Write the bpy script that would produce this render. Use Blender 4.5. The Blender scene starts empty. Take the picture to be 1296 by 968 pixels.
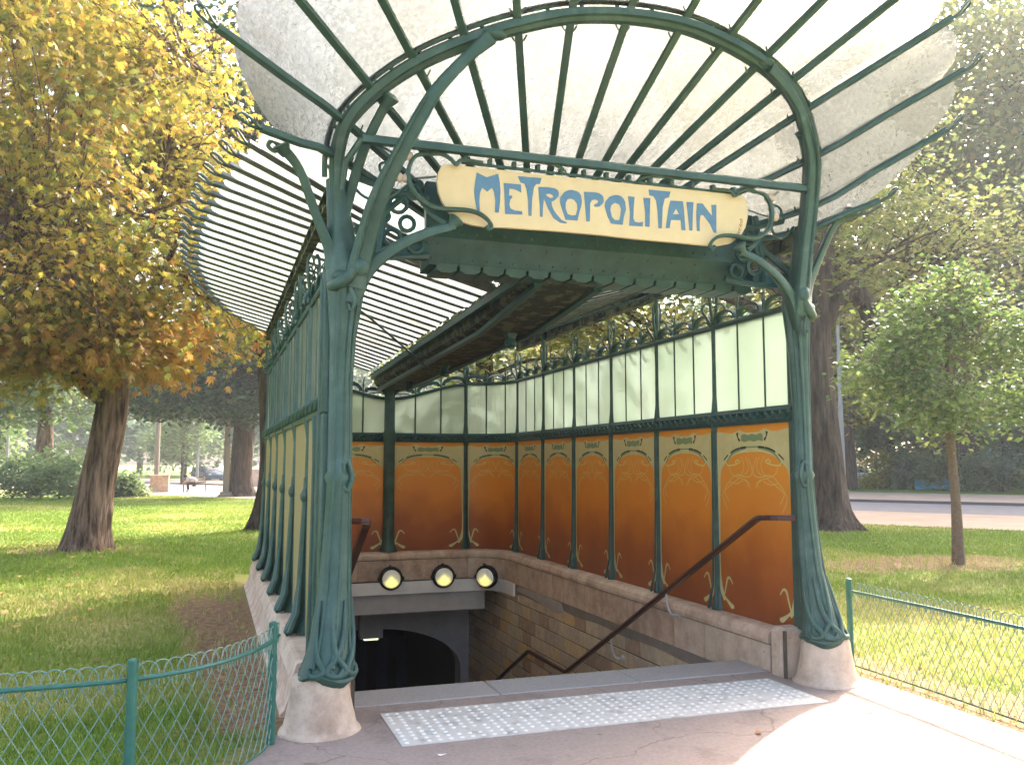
import bpy, math, random
import numpy as np
from mathutils import Vector, Matrix, noise
random.seed(7); rng = np.random.default_rng(7)
PI = math.pi
scn = bpy.context.scene
C = scn.collection

# ------------------------------------------------------------------ camera, sky, sun, exposure
cam_d = bpy.data.cameras.new('camera'); cam = bpy.data.objects.new('camera', cam_d); C.objects.link(cam)
cam_d.sensor_width = 36; cam_d.sensor_fit = 'HORIZONTAL'; cam_d.lens = 30.98
cam_d.clip_start = 0.05; cam_d.clip_end = 3000
cam.location = (-2.496, -5.625, 1.6)
cam.rotation_euler = (math.radians(90 + 5.307), 0, math.radians(-18.819))
scn.camera = cam
SUN_AZ, SUN_EL = math.radians(50), math.radians(38)      # azimuth from +Y towards +X
w = bpy.data.worlds.new('World'); scn.world = w; w.use_nodes = True
nt = w.node_tree; bg = nt.nodes['Background']
sky = nt.nodes.new('ShaderNodeTexSky'); sky.sky_type = 'NISHITA'; sky.sun_disc = False
sky.sun_elevation = SUN_EL; sky.sun_rotation = SUN_AZ
sky.air_density = 1.0; sky.dust_density = 6.0; sky.ozone_density = .3
wb = nt.nodes.new('ShaderNodeMix'); wb.data_type = 'RGBA'; wb.blend_type = 'MULTIPLY'; wb.inputs[0].default_value = 1; wb.inputs[7].default_value = (1.035, 1.0, .965, 1)
nt.links.new(sky.outputs[0], wb.inputs[6]); nt.links.new(wb.outputs[2], bg.inputs[0]); bg.inputs[1].default_value = 0.15
sun_d = bpy.data.lights.new('sun', 'SUN'); sun_d.energy = 2.3; sun_d.angle = math.radians(0.6); sun_d.color = (1, .945, .87)
sun = bpy.data.objects.new('sun', sun_d); C.objects.link(sun)
sdir = Vector((math.sin(SUN_AZ) * math.cos(SUN_EL), math.cos(SUN_AZ) * math.cos(SUN_EL), math.sin(SUN_EL)))
sun.rotation_euler = sdir.to_track_quat('Z', 'Y').to_euler()
scn.view_settings.view_transform = 'Standard'; scn.view_settings.look = 'None'
scn.view_settings.exposure = 2.68; scn.view_settings.gamma = 1
scn.cycles.max_bounces = 8; scn.cycles.transparent_max_bounces = 24
scn.cycles.diffuse_bounces = 4; scn.cycles.glossy_bounces = 3; scn.cycles.transmission_bounces = 6

# ------------------------------------------------------------------ materials
def mat(name, col, rough=.6, metal=0, col2=None, nscale=8, detail=4, bump=0, bscale=None, spec=.35, mix_sharp=None, bdist=.01, coord='Object', stretch=None):
    m = bpy.data.materials.new(name); m.use_nodes = True
    n = m.node_tree.nodes; l = m.node_tree.links; b = n['Principled BSDF']
    b.inputs['Base Color'].default_value = (*col, 1); b.inputs['Roughness'].default_value = rough
    b.inputs['Metallic'].default_value = metal; b.inputs['Specular IOR Level'].default_value = spec
    g = n.new('ShaderNodeNewGeometry'); src = g.outputs['Position']
    if stretch:
        mp = n.new('ShaderNodeVectorMath'); mp.operation = 'MULTIPLY'; mp.inputs[1].default_value = stretch
        l.new(src, mp.inputs[0]); src = mp.outputs[0]
    if col2:
        t = n.new('ShaderNodeTexNoise'); t.inputs['Scale'].default_value = nscale; t.inputs['Detail'].default_value = detail
        t.inputs['Roughness'].default_value = .65
        r = n.new('ShaderNodeValToRGB'); s = mix_sharp or (.3, .7)
        r.color_ramp.elements[0].position, r.color_ramp.elements[1].position = s
        r.color_ramp.elements[0].color = (*col, 1); r.color_ramp.elements[1].color = (*col2, 1)
        l.new(src, t.inputs['Vector']); l.new(t.outputs['Fac'], r.inputs[0]); l.new(r.outputs[0], b.inputs['Base Color'])
    if bump:
        t2 = n.new('ShaderNodeTexNoise'); t2.inputs['Scale'].default_value = bscale or nscale * 4; t2.inputs['Detail'].default_value = 5
        bp = n.new('ShaderNodeBump'); bp.inputs['Strength'].default_value = bump; bp.inputs['Distance'].default_value = bdist
        l.new(src, t2.inputs['Vector']); l.new(t2.outputs['Fac'], bp.inputs['Height']); l.new(bp.outputs[0], b.inputs['Normal'])
    return m
M = {}
M['iron'] = mat('green_painted_iron', (.022, .058, .045), .42, col2=(.055, .112, .090), nscale=7, bump=.25, bscale=55, bdist=.004, mix_sharp=(.25, .8))
M['iron_dark'] = mat('dark_green_iron', (.014, .050, .046), .42, col2=(.030, .085, .076), nscale=9, bump=.2, bscale=60, bdist=.003)
M['iron_old'] = mat('peeling_olive_iron', (.012, .022, .018), .7, col2=(.085, .10, .06), nscale=7, detail=8, bump=.3, bscale=30, mix_sharp=(.50, .53))
M['rib'] = mat('grey_green_glazing_bar', (.035, .05, .042), .35, col2=(.09, .115, .105), nscale=14, bump=.1, bscale=60, bdist=.002)
M['board'] = mat('cream_sign_board', (.66, .53, .29), .5, col2=(.57, .44, .24), nscale=5, bump=.05, bscale=200, mix_sharp=(.35, .85))
M['blue'] = mat('blue_letter_paint', (.075, .17, .26), .5, col2=(.10, .21, .31), nscale=14)
M['sig'] = mat('faint_red_brown_paint', (.38, .16, .07), .6)
M['cream'] = mat('straw_ornament_paint', (.62, .54, .25), .45, col2=(.54, .46, .20), nscale=9)
M['line'] = mat('pale_ochre_line_paint', (.72, .50, .14), .45)
M['greenp'] = mat('grey_green_ornament_paint', (.20, .27, .12), .45)
M['blackp'] = mat('black_green_ornament_paint', (.02, .03, .015), .45)
M['olive'] = mat('sand_back_of_panel', (.36, .28, .12), .8, col2=(.29, .22, .09), nscale=30, bump=.3, bscale=120, bdist=.003)
M['stone'] = mat('pink_limestone', (.38, .245, .17), .8, col2=(.66, .50, .38), nscale=7, detail=9, bump=.45, bscale=45, bdist=.006)
M['stone2'] = mat('paler_limestone', (.41, .29, .21), .8, col2=(.68, .54, .42), nscale=6, detail=9, bump=.4, bscale=38, bdist=.006)
M['render'] = mat('grey_cement_render', (.20, .165, .135), .9, col2=(.27, .23, .19), nscale=5, detail=8, bump=.4, bscale=60)
M['patch'] = mat('light_plaster_patch', (.42, .38, .35), .9, col2=(.34, .30, .27), nscale=9)
M['mortar'] = mat('dark_mortar', (.10, .075, .05), .95, bump=.3, bscale=80)
for i, (a, b_) in enumerate([((.66, .54, .38), (.46, .36, .24)), ((.64, .50, .30), (.50, .35, .19)), ((.54, .45, .33), (.40, .31, .22)), ((.66, .49, .24), (.52, .34, .15)), ((.48, .35, .24), (.34, .22, .14))]):
    M['tile%d' % i] = mat('worn_wall_tile', a, .5, col2=b_, nscale=11, detail=7, bump=.25, bscale=60, bdist=.003)
M['white'] = mat('white_painted_concrete', (.80, .77, .74), .7, col2=(.70, .67, .64), nscale=6, bump=.15, bscale=60)
M['greyw'] = mat('grey_painted_concrete', (.48, .45, .43), .8, col2=(.38, .355, .34), nscale=5, bump=.15, bscale=50)
M['asphalt'] = mat('pale_pink_asphalt', (.26, .20, .17), .95, col2=(.36, .285, .25), nscale=45, detail=8, bump=.7, bscale=260, bdist=.005, mix_sharp=(.3, .75))
def stains(m, col, sc, lo, hi, amt):
    n = m.node_tree.nodes; l = m.node_tree.links; b = n['Principled BSDF']; src = b.inputs['Base Color'].links[0].from_socket
    g = n.new('ShaderNodeNewGeometry'); t = n.new('ShaderNodeTexNoise'); t.inputs['Scale'].default_value = sc; t.inputs['Detail'].default_value = 7; t.inputs['Roughness'].default_value = .7; l.new(g.outputs['Position'], t.inputs['Vector'])
    mr = n.new('ShaderNodeMapRange'); mr.inputs['From Min'].default_value = lo; mr.inputs['From Max'].default_value = hi; mr.inputs['To Max'].default_value = amt; l.new(t.outputs['Fac'], mr.inputs['Value'])
    k = n.new('ShaderNodeMix'); k.data_type = 'RGBA'; l.new(mr.outputs[0], k.inputs[0]); l.new(src, k.inputs[6]); k.inputs[7].default_value = (*col, 1); l.new(k.outputs[2], b.inputs['Base Color'])
def cracks(m, sc, wid):
    n = m.node_tree.nodes; l = m.node_tree.links; b = n['Principled BSDF']; src = b.inputs['Base Color'].links[0].from_socket
    g = n.new('ShaderNodeNewGeometry'); t = n.new('ShaderNodeTexNoise'); t.inputs['Scale'].default_value = 2.5; t.inputs['Detail'].default_value = 6; l.new(g.outputs['Position'], t.inputs['Vector'])
    ad = n.new('ShaderNodeVectorMath'); ad.operation = 'MULTIPLY_ADD'; ad.inputs[1].default_value = (.5, .5, 0); l.new(t.outputs['Color'], ad.inputs[0]); l.new(g.outputs['Position'], ad.inputs[2])
    v = n.new('ShaderNodeTexVoronoi'); v.feature = 'DISTANCE_TO_EDGE'; v.inputs['Scale'].default_value = sc; l.new(ad.outputs[0], v.inputs['Vector'])
    mr = n.new('ShaderNodeMapRange'); mr.inputs['From Max'].default_value = wid; mr.inputs['To Min'].default_value = .4; mr.inputs['To Max'].default_value = 0; l.new(v.outputs['Distance'], mr.inputs['Value'])
    k = n.new('ShaderNodeMix'); k.data_type = 'RGBA'; l.new(mr.outputs[0], k.inputs[0]); l.new(src, k.inputs[6]); k.inputs[7].default_value = (.05, .04, .035, 1); l.new(k.outputs[2], b.inputs['Base Color'])
    v2 = n.new('ShaderNodeTexVoronoi'); v2.inputs['Scale'].default_value = 3.4; l.new(g.outputs['Position'], v2.inputs['Vector']); m2 = n.new('ShaderNodeMapRange'); m2.inputs['From Min'].default_value = .045; m2.inputs['From Max'].default_value = .06; m2.inputs['To Min'].default_value = .55; m2.inputs['To Max'].default_value = 0; l.new(v2.outputs['Distance'], m2.inputs['Value'])
    k2 = n.new('ShaderNodeMix'); k2.data_type = 'RGBA'; l.new(m2.outputs[0], k2.inputs[0]); l.new(k.outputs[2], k2.inputs[6]); k2.inputs[7].default_value = (.07, .06, .06, 1); l.new(k2.outputs[2], b.inputs['Base Color'])
cracks(M['asphalt'], .55, .0045)
stains(M['asphalt'], (.085, .07, .065), 1.6, .52, .72, .55); stains(M['asphalt'], (.34, .30, .28), 9, .66, .72, .6)
stains(M['stone'], (.20, .12, .08), 2.2, .52, .75, .7); stains(M['stone2'], (.22, .14, .10), 2.6, .52, .75, .7); stains(M['stone'], (.10, .07, .05), 30, .62, .70, .7); stains(M['stone2'], (.12, .08, .06), 28, .62, .70, .7)
stains(M['iron'], (.10, .15, .13), 3.5, .55, .75, .6); stains(M['iron'], (.09, .045, .025), 17, .66, .74, .7)
M['granite'] = mat('grey_granite', (.36, .33, .31), .85, col2=(.26, .24, .23), nscale=60, detail=7, bump=.3, bscale=200, bdist=.003)
M['stud'] = mat('worn_white_stud', (.72, .69, .64), .7)
M['tactile'] = mat('white_tactile_slab', (.56, .52, .47), .75, col2=(.34, .31, .28), nscale=11, detail=12, bump=.4, bscale=90, mix_sharp=(.50, .68), bdist=.004)
M['tread'] = mat('stair_stone', (.22, .20, .18), .85, col2=(.14, .13, .12), nscale=8, bump=.3)
M['handrail'] = mat('dark_brown_handrail', (.045, .014, .010), .3, col2=(.07, .025, .018), nscale=12)
M['bracket'] = mat('grey_painted_bracket', (.42, .41, .40), .5)
M['black'] = mat('black_rubber_metal', (.012, .012, .013), .45)
M['porcelain'] = mat('cream_porcelain', (.52, .42, .33), .35)
M['fence'] = mat('fence_green_paint', (.022, .105, .080), .4, col2=(.035, .14, .105), nscale=12)
M['wire'] = mat('galvanised_green_wire', (.08, .20, .15), .4, col2=(.20, .26, .22), nscale=25)
M['bark'] = mat('brown_bark', (.035, .020, .014), .95, col2=(.27, .18, .125), nscale=11, detail=10, bump=1, bscale=13, bdist=.12, stretch=(1, 1, .13), mix_sharp=(.36, .62))
M['bark_dark'] = mat('dark_bark', (.018, .012, .008), .95, col2=(.10, .070, .050), nscale=10, detail=10, bump=1, bscale=11, bdist=.12, stretch=(1, 1, .16), mix_sharp=(.36, .64))
M['bark_young'] = mat('young_tan_bark', (.20, .14, .09), .9, col2=(.12, .08, .05), nscale=20, bump=.5, bscale=40)
M['tarmac'] = mat('grey_road_asphalt', (.16, .145, .14), .9, col2=(.21, .19, .18), nscale=2, bump=.2)
M['sand'] = mat('pale_sand_path', (.40, .30, .22), .95, col2=(.30, .215, .15), nscale=.7, detail=8, bump=.3, bscale=30)
M['kerb'] = mat('dark_kerb_stone', (.10, .09, .085), .9)
M['post'] = mat('grey_metal_post', (.22, .23, .22), .5)
M['wood'] = mat('weathered_pole', (.20, .17, .13), .9)
M['carpaint'] = mat('silver_blue_car_paint', (.10, .14, .20), .25, metal=.3)
M['carwhite'] = mat('white_car_paint', (.75, .75, .75), .25)
M['carglass'] = mat('dark_car_glass', (.02, .025, .03), .1)
M['tyre'] = mat('tyre_rubber', (.012, .012, .012), .8)
M['benchblue'] = mat('blue_plastic_sheet', (.05, .22, .30), .6)
M['skin'] = mat('skin', (.45, .27, .19), .6)
M['cloth'] = mat('grey_shirt_cloth', (.42, .42, .44), .9)
M['cloth2'] = mat('dark_trouser_cloth', (.035, .035, .05), .9)
M['hair'] = mat('dark_hair', (.02, .013, .01), .8)
M['dark'] = mat('painted_passage_shade', (.030, .026, .034), .9, col2=(.018, .016, .02), nscale=2)  # near-black passage walls: the darkness of the tunnel is put into the colour
M['facade'] = mat('pale_stone_facade', (.48, .44, .38), .9, col2=(.40, .36, .31), nscale=.6)
M['roofz'] = mat('zinc_roof', (.16, .18, .21), .6)

def glass(name, tint, transl=.5, transp=.3, rough=.35, bump=.5, scale=60, tint2=None, dist=.004, refl=None):
    m = bpy.data.materials.new(name); m.use_nodes = True
    n = m.node_tree.nodes; l = m.node_tree.links; n.remove(n['Principled BSDF']); out = n['Material Output']
    g = n.new('ShaderNodeNewGeometry')
    t = n.new('ShaderNodeTexNoise'); t.inputs['Scale'].default_value = scale; t.inputs['Detail'].default_value = 3
    bp = n.new('ShaderNodeBump'); bp.inputs['Strength'].default_value = bump; bp.inputs['Distance'].default_value = dist
    l.new(g.outputs['Position'], t.inputs['Vector']); l.new(t.outputs['Fac'], bp.inputs['Height'])
    tr = n.new('ShaderNodeBsdfTranslucent'); df = n.new('ShaderNodeBsdfDiffuse'); tp = n.new('ShaderNodeBsdfTransparent')
    gl = n.new('ShaderNodeBsdfGlossy'); gl.inputs['Roughness'].default_value = rough * .7
    rf = n.new('ShaderNodeBsdfRefraction'); rf.inputs['Roughness'].default_value = rough; rf.inputs['IOR'].default_value = 1.12
    d = n.new('ShaderNodeTexNoise'); d.inputs['Scale'].default_value = 1.3; d.inputs['Detail'].default_value = 5
    l.new(g.outputs['Position'], d.inputs['Vector'])
    rp = n.new('ShaderNodeValToRGB'); rp.color_ramp.elements[0].position = .35; rp.color_ramp.elements[1].position = .7
    rp.color_ramp.elements[0].color = (*tint, 1); rp.color_ramp.elements[1].color = (*(tint2 or tint), 1); l.new(d.outputs['Fac'], rp.inputs[0])
    for x in (tr, df, rf): l.new(rp.outputs[0], x.inputs['Color']); 
    tp.inputs['Color'].default_value = (*[min(1, c * 1.15) for c in tint], 1)
    for x in (tr, df, rf, gl): l.new(bp.outputs[0], x.inputs['Normal'])
    def mx(a, b, f):
        k = n.new('ShaderNodeMixShader'); k.inputs[0].default_value = f; l.new(a, k.inputs[1]); l.new(b, k.inputs[2]); return k.outputs[0]
    a = mx(tr.outputs[0], df.outputs[0], .12)
    b = mx(rf.outputs[0], tp.outputs[0], transp)
    c = mx(b, a, transl)
    fr = n.new('ShaderNodeFresnel'); fr.inputs[0].default_value = 1.22; l.new(bp.outputs[0], fr.inputs['Normal'])
    k = n.new('ShaderNodeMixShader'); k.inputs[0].default_value = refl or 0
    if refl is None: l.new(fr.outputs[0], k.inputs[0])
    l.new(c, k.inputs[1]); l.new(gl.outputs[0], k.inputs[2])
    l.new(k.outputs[0], out.inputs[0]); return m
def mottle(m, a, b_, sc):
    n = m.node_tree.nodes; l = m.node_tree.links
    t = n.new('ShaderNodeTexNoise'); t.inputs['Scale'].default_value = sc; t.inputs['Detail'].default_value = 3; t.inputs['Distortion'].default_value = .6
    g = n.new('ShaderNodeNewGeometry'); l.new(g.outputs['Position'], t.inputs['Vector'])
    r = n.new('ShaderNodeValToRGB'); r.color_ramp.elements[0].position = .38; r.color_ramp.elements[1].position = .66; r.color_ramp.elements[0].color = (a, a, a, 1); r.color_ramp.elements[1].color = (b_, b_, b_, 1); l.new(t.outputs['Fac'], r.inputs[0])
    for bs in [x for x in n if x.type in ('BSDF_TRANSLUCENT', 'BSDF_REFRACTION')]:
        src = bs.inputs['Color'].links[0].from_socket; k = n.new('ShaderNodeMix'); k.data_type = 'RGBA'; k.blend_type = 'MULTIPLY'; k.inputs[0].default_value = 1
        l.new(src, k.inputs[6]); l.new(r.outputs[0], k.inputs[7]); l.new(k.outputs[2], bs.inputs['Color'])
M['glass_fan'] = glass('hammered_canopy_glass', (.455, .47, .465), .26, .10, .16, 1.0, 34, (.40, .41, .385), .012)
mottle(M['glass_fan'], .82, 1.0, 34)
M['glass_roof'] = glass('old_roof_glass', (.58, .60, .58), .90, .5, .35, .6, 40, (.46, .465, .43), refl=.04)
M['glass_wall'] = glass('frosted_wall_glass', (.45, .50, .455), .95, .2, .5, .6, 90, (.38, .44, .375), refl=.04)
M['glass_lamp'] = glass('lamp_glass', (.9, .9, .88), .5, .6, .25, .3, 50)
# lava panel: painted gradient from orange to brown red
def panel_mat():
    m = mat('orange_enamelled_lava', (.55, .19, .02), .38, bump=.12, bscale=220, bdist=.002); n = m.node_tree.nodes; l = m.node_tree.links
    b = n['Principled BSDF']; g = n.new('ShaderNodeNewGeometry'); s = n.new('ShaderNodeSeparateXYZ'); l.new(g.outputs['Position'], s.inputs[0])
    t = n.new('ShaderNodeTexNoise'); t.inputs['Scale'].default_value = 2.2; t.inputs['Detail'].default_value = 6; l.new(g.outputs['Position'], t.inputs['Vector'])
    mu = n.new('ShaderNodeMath'); mu.operation = 'MULTIPLY_ADD'; mu.inputs[1].default_value = .7; l.new(t.outputs['Fac'], mu.inputs[0]); l.new(s.outputs['Z'], mu.inputs[2])
    mr = n.new('ShaderNodeMapRange'); mr.inputs['From Min'].default_value = .65; mr.inputs['From Max'].default_value = 2.15; l.new(mu.outputs[0], mr.inputs['Value'])
    r = n.new('ShaderNodeValToRGB'); r.color_ramp.elements[0].color = (.23, .055, .014, 1); r.color_ramp.elements[1].color = (.78, .30, .025, 1)
    e = r.color_ramp.elements.new(.28); e.color = (.38, .10, .014, 1); e = r.color_ramp.elements.new(.6); e.color = (.70, .235, .020, 1)
    l.new(mr.outputs[0], r.inputs[0]); l.new(r.outputs[0], b.inputs['Base Color']); return m
M['lava'] = panel_mat()
def emis(name, col, st):
    m = bpy.data.materials.new(name); m.use_nodes = True; b = m.node_tree.nodes['Principled BSDF']
    b.inputs['Base Color'].default_value = (*col, 1); b.inputs['Emission Color'].default_value = (*col, 1); b.inputs['Emission Strength'].default_value = st; return m
M['glow'] = emis('yellow_lamp_reflector', (.85, .75, .25), .35)
M['glow_grey'] = emis('pale_lamp_bowl', (.45, .45, .42), .12)
M['tube'] = emis('dim_tube_light', (.7, .72, .5), .35)

def leafmat(name, cols, transl=.45, rough=.5):
    m = bpy.data.materials.new(name); m.use_nodes = True
    n = m.node_tree.nodes; l = m.node_tree.links; b = n['Principled BSDF']; out = n['Material Output']
    at = n.new('ShaderNodeAttribute'); at.attribute_name = 'tint'
    r = n.new('ShaderNodeValToRGB'); el = r.color_ramp.elements
    el[0].color = (*cols[0], 1); el[1].color = (*cols[-1], 1)
    for i, c in enumerate(cols[1:-1]): e = el.new((i + 1) / (len(cols) - 1)); e.color = (*c, 1)
    l.new(at.outputs['Fac'], r.inputs[0]); l.new(r.outputs[0], b.inputs['Base Color']); b.inputs['Roughness'].default_value = rough
    b.inputs['Specular IOR Level'].default_value = .35
    t = n.new('ShaderNodeBsdfTranslucent'); l.new(r.outputs[0], t.inputs['Color'])
    k = n.new('ShaderNodeMixShader'); k.inputs[0].default_value = transl
    l.new(b.outputs[0], k.inputs[1]); l.new(t.outputs[0], k.inputs[2]); l.new(k.outputs[0], out.inputs[0]); return m
M['leaf_chestnut'] = leafmat('turning_chestnut_leaf', [(.12, .15, .035), (.24, .25, .045), (.38, .32, .05), (.44, .30, .06), (.36, .18, .05)], .55)
M['leaf_chestnut2'] = leafmat('rusty_chestnut_leaf', [(.16, .15, .04), (.40, .27, .05), (.44, .24, .06), (.38, .16, .05), (.25, .09, .03)], .55)
M['leaf_dark'] = leafmat('dark_needle_leaf', [(.018, .045, .018), (.032, .078, .028), (.055, .11, .038)], .2)
M['leaf_plane'] = leafmat('plane_leaf', [(.09, .13, .045), (.15, .19, .06), (.23, .25, .07), (.32, .28, .09)], .55)
M['leaf_young'] = leafmat('fresh_green_leaf', [(.08, .14, .035), (.14, .22, .05), (.22, .29, .08), (.32, .35, .11)], .5)
M['leaf_yellow'] = leafmat('yellow_green_leaf', [(.12, .15, .02), (.26, .27, .03), (.38, .33, .04)], .5)
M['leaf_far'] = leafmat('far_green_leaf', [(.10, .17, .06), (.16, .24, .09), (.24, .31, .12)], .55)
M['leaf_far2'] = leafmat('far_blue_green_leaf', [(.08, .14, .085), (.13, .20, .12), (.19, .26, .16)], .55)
M['blade'] = leafmat('grass_blade', [(.10, .18, .022), (.17, .25, .034), (.26, .33, .055), (.40, .37, .14)], .35, .7)
M['litter'] = leafmat('fallen_leaf', [(.30, .17, .06), (.42, .28, .08), (.20, .10, .04)], .1, .8)

# ------------------------------------------------------------------ mesh builder
def norm(v): v = np.asarray(v, float); n = np.linalg.norm(v); return v / n if n else v
def catmull(pts, k=6, closed=False):
    P = [np.array(p, float) for p in pts]; out = []; n = len(P)
    rngi = range(n if closed else n - 1)
    for i in rngi:
        if closed: a, b, c, d = P[(i - 1) % n], P[i], P[(i + 1) % n], P[(i + 2) % n]
        else: a, b, c, d = P[max(i - 1, 0)], P[i], P[i + 1], P[min(i + 2, n - 1)]
        for j in range(k):
            t = j / k
            out.append(.5 * (2 * b + (c - a) * t + (2 * a - 5 * b + 4 * c - d) * t * t + (3 * b - a - 3 * c + d) * t ** 3))
    if not closed: out.append(P[-1])
    return out
class MB:
    def __init__(s): s.v = []; s.f = []; s.m = []; s.mi = 0
    def add(s, vs, fs):
        o = len(s.v); s.v += [tuple(map(float, a)) for a in vs]; s.f += [tuple(i + o for i in f) for f in fs]; s.m += [s.mi] * len(fs); return s
    def box(s, x0, x1, y0, y1, z0, z1, c=0):
        if c:   # chamfered box
            X = (x0, x1); Y = (y0, y1); Z = (z0, z1); V = []; idx = {}
            for i in (0, 1):
                for j in (0, 1):
                    for k in (0, 1):
                        sx, sy, sz = (1, -1)[i], (1, -1)[j], (1, -1)[k]
                        for a, (dx, dy, dz) in enumerate(((0, 1, 1), (1, 0, 1), (1, 1, 0))):
                            idx[i, j, k, a] = len(V); V.append((X[i] + sx * c * dx, Y[j] + sy * c * dy, Z[k] + sz * c * dz))
            F = []
            for i in (0, 1): F.append([idx[i, j, k, 0] for j, k in ((0, 0), (1, 0), (1, 1), (0, 1))])
            for j in (0, 1): F.append([idx[i, j, k, 1] for i, k in ((0, 0), (1, 0), (1, 1), (0, 1))])
            for k in (0, 1): F.append([idx[i, j, k, 2] for i, j in ((0, 0), (1, 0), (1, 1), (0, 1))])
            for i in (0, 1):
                for j in (0, 1):
                    F.append([idx[i, j, 0, 0], idx[i, j, 1, 0], idx[i, j, 1, 1], idx[i, j, 0, 1]])
                    F.append([idx[i, 0, j, 0], idx[i, 1, j, 0], idx[i, 1, j, 2], idx[i, 0, j, 2]])
                    F.append([idx[0, i, j, 1], idx[1, i, j, 1], idx[1, i, j, 2], idx[0, i, j, 2]])
            for i in (0, 1):
                for j in (0, 1):
                    for k in (0, 1): F.append([idx[i, j, k, 0], idx[i, j, k, 1], idx[i, j, k, 2]])
            return s.add(V, F)
        V = [(x, y, z) for x in (x0, x1) for y in (y0, y1) for z in (z0, z1)]
        return s.add(V, [(0, 1, 3, 2), (4, 6, 7, 5), (0, 4, 5, 1), (2, 3, 7, 6), (0, 2, 6, 4), (1, 5, 7, 3)])
    def tube(s, pts, r, n=8, cap=True, prof=None, up=None, closed=False):
        P = [np.array(p, float) for p in pts]; R = r if hasattr(r, '__len__') else [r] * len(P)
        if len(R) != len(P): R = np.interp(np.linspace(0, 1, len(P)), np.linspace(0, 1, len(R)), R)
        if prof is None: prof = [(math.cos(2 * PI * k / n), math.sin(2 * PI * k / n)) for k in range(n)]
        n = len(prof); V = []; F = []; u = None
        for i, p in enumerate(P):
            if closed: t = norm(P[(i + 1) % len(P)] - P[i - 1])
            else: t = norm(P[min(i + 1, len(P) - 1)] - P[max(i - 1, 0)])
            if u is None:
                u = np.array(up if up is not None else ((0, 0, 1) if abs(t[2]) < .9 else (0, 1, 0)), float)
            if up is not None: u = np.array(up, float)
            u = norm(u - t * (u @ t)); b = np.cross(t, u)
            for (a, c_) in prof: V.append(p + R[i] * (b * a + u * c_))
        L = len(P)
        for i in range(L if closed else L - 1):
            j = (i + 1) % L
            for k in range(n): F.append((i * n + k, i * n + (k + 1) % n, j * n + (k + 1) % n, j * n + k))
        if cap and not closed: F.append(tuple(range(n - 1, -1, -1))); F.append(tuple((L - 1) * n + k for k in range(n)))
        return s.add(V, F)
    def lathe(s, c, prof, n=24, axis=(0, 0, 1), wob=0, a0=0, a1=2 * PI):
        ax = norm(axis); u = norm(np.cross(ax, (0, 0, 1) if abs(ax[2]) < .9 else (1, 0, 0))); v = np.cross(ax, u); c = np.array(c, float); V = []; F = []
        full = abs(a1 - a0 - 2 * PI) < 1e-6; m = n if full else n + 1
        for (r, h) in prof:
            for k in range(m):
                a = a0 + (a1 - a0) * k / n; rr = r * (1 + wob * math.sin(3 * a + h * 9) * .5)
                V.append(c + ax * h + (u * math.cos(a) + v * math.sin(a)) * rr)
        for i in range(len(prof) - 1):
            for k in range(n): F.append((i * m + k, i * m + (k + 1) % m, (i + 1) * m + (k + 1) % m, (i + 1) * m + k))
        if prof[0][0] > 0: F.append(tuple(range(m - 1, -1, -1)))
        if prof[-1][0] > 0: F.append(tuple((len(prof) - 1) * m + k for k in range(m)))
        return s.add(V, F)
    def sphere(s, c, r, n=10, m=6):
        rr = r if hasattr(r, '__len__') else (r, r, r); V = []; F = []
        for i in range(m + 1):
            a = PI * i / m
            for k in range(n): b = 2 * PI * k / n; V.append((c[0] + rr[0] * math.sin(a) * math.cos(b), c[1] + rr[1] * math.sin(a) * math.sin(b), c[2] + rr[2] * math.cos(a)))
        for i in range(m):
            for k in range(n): F.append((i * n + k, i * n + (k + 1) % n, (i + 1) * n + (k + 1) % n, (i + 1) * n + k))
        return s.add(V, F)
    def sweep(s, path, prof, closed_prof=True, up=(0, 0, 1)):
        # profile (a,b): a along side vector, b along z ; path points (x,y,z); mitred
        P = [np.array(p, float) for p in path]; V = []; F = []; n = len(prof)
        for i, p in enumerate(P):
            d1 = norm((P[i] - P[i - 1])[:2]) if i else None; d2 = norm((P[i + 1] - P[i])[:2]) if i < len(P) - 1 else None
            if d1 is None: d1 = d2
            if d2 is None: d2 = d1
            n1 = np.array([d1[1], -d1[0]]); n2 = np.array([d2[1], -d2[0]]); nn = n1 + n2; nn = nn / (nn @ n1)
            for a, b in prof: V.append((p[0] + nn[0] * a, p[1] + nn[1] * a, p[2] + b))
        for i in range(len(P) - 1):
            for k in range(n if closed_prof else n - 1): F.append((i * n + k, (i + 1) * n + k, (i + 1) * n + (k + 1) % n, i * n + (k + 1) % n))
        if closed_prof: F.append(tuple(range(n))); F.append(tuple((len(P) - 1) * n + k for k in range(n - 1, -1, -1)))
        return s.add(V, F)
    def mirror(s): s.v = [(-x, y, z) for x, y, z in s.v]; s.f = [tuple(reversed(f)) for f in s.f]; return s
    def build(s, name, mats, parent=None, smooth=False, loc=None, angle=40):
        mats = mats if isinstance(mats, (list, tuple)) else [mats]
        o = np.zeros(3)
        q = parent
        while q: o += np.array(q.location); q = q.parent
        if loc is not None: o = o + np.array(loc)
        V = np.array(s.v) - o; me = bpy.data.meshes.new(name); me.from_pydata([tuple(a) for a in V], [], s.f)
        for m_ in mats: me.materials.append(M[m_])
        if len(mats) > 1: me.polygons.foreach_set('material_index', s.m)
        ob = bpy.data.objects.new(name, me); C.objects.link(ob)
        import bmesh
        bm = bmesh.new(); bm.from_mesh(me); bmesh.ops.recalc_face_normals(bm, faces=bm.faces)
        if smooth:
            ca = math.radians(angle)
            for f in bm.faces: f.smooth = True
            for e in bm.edges:
                if len(e.link_faces) == 2 and e.calc_face_angle(0) > ca: e.smooth = False
        bm.to_mesh(me); bm.free()
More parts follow.
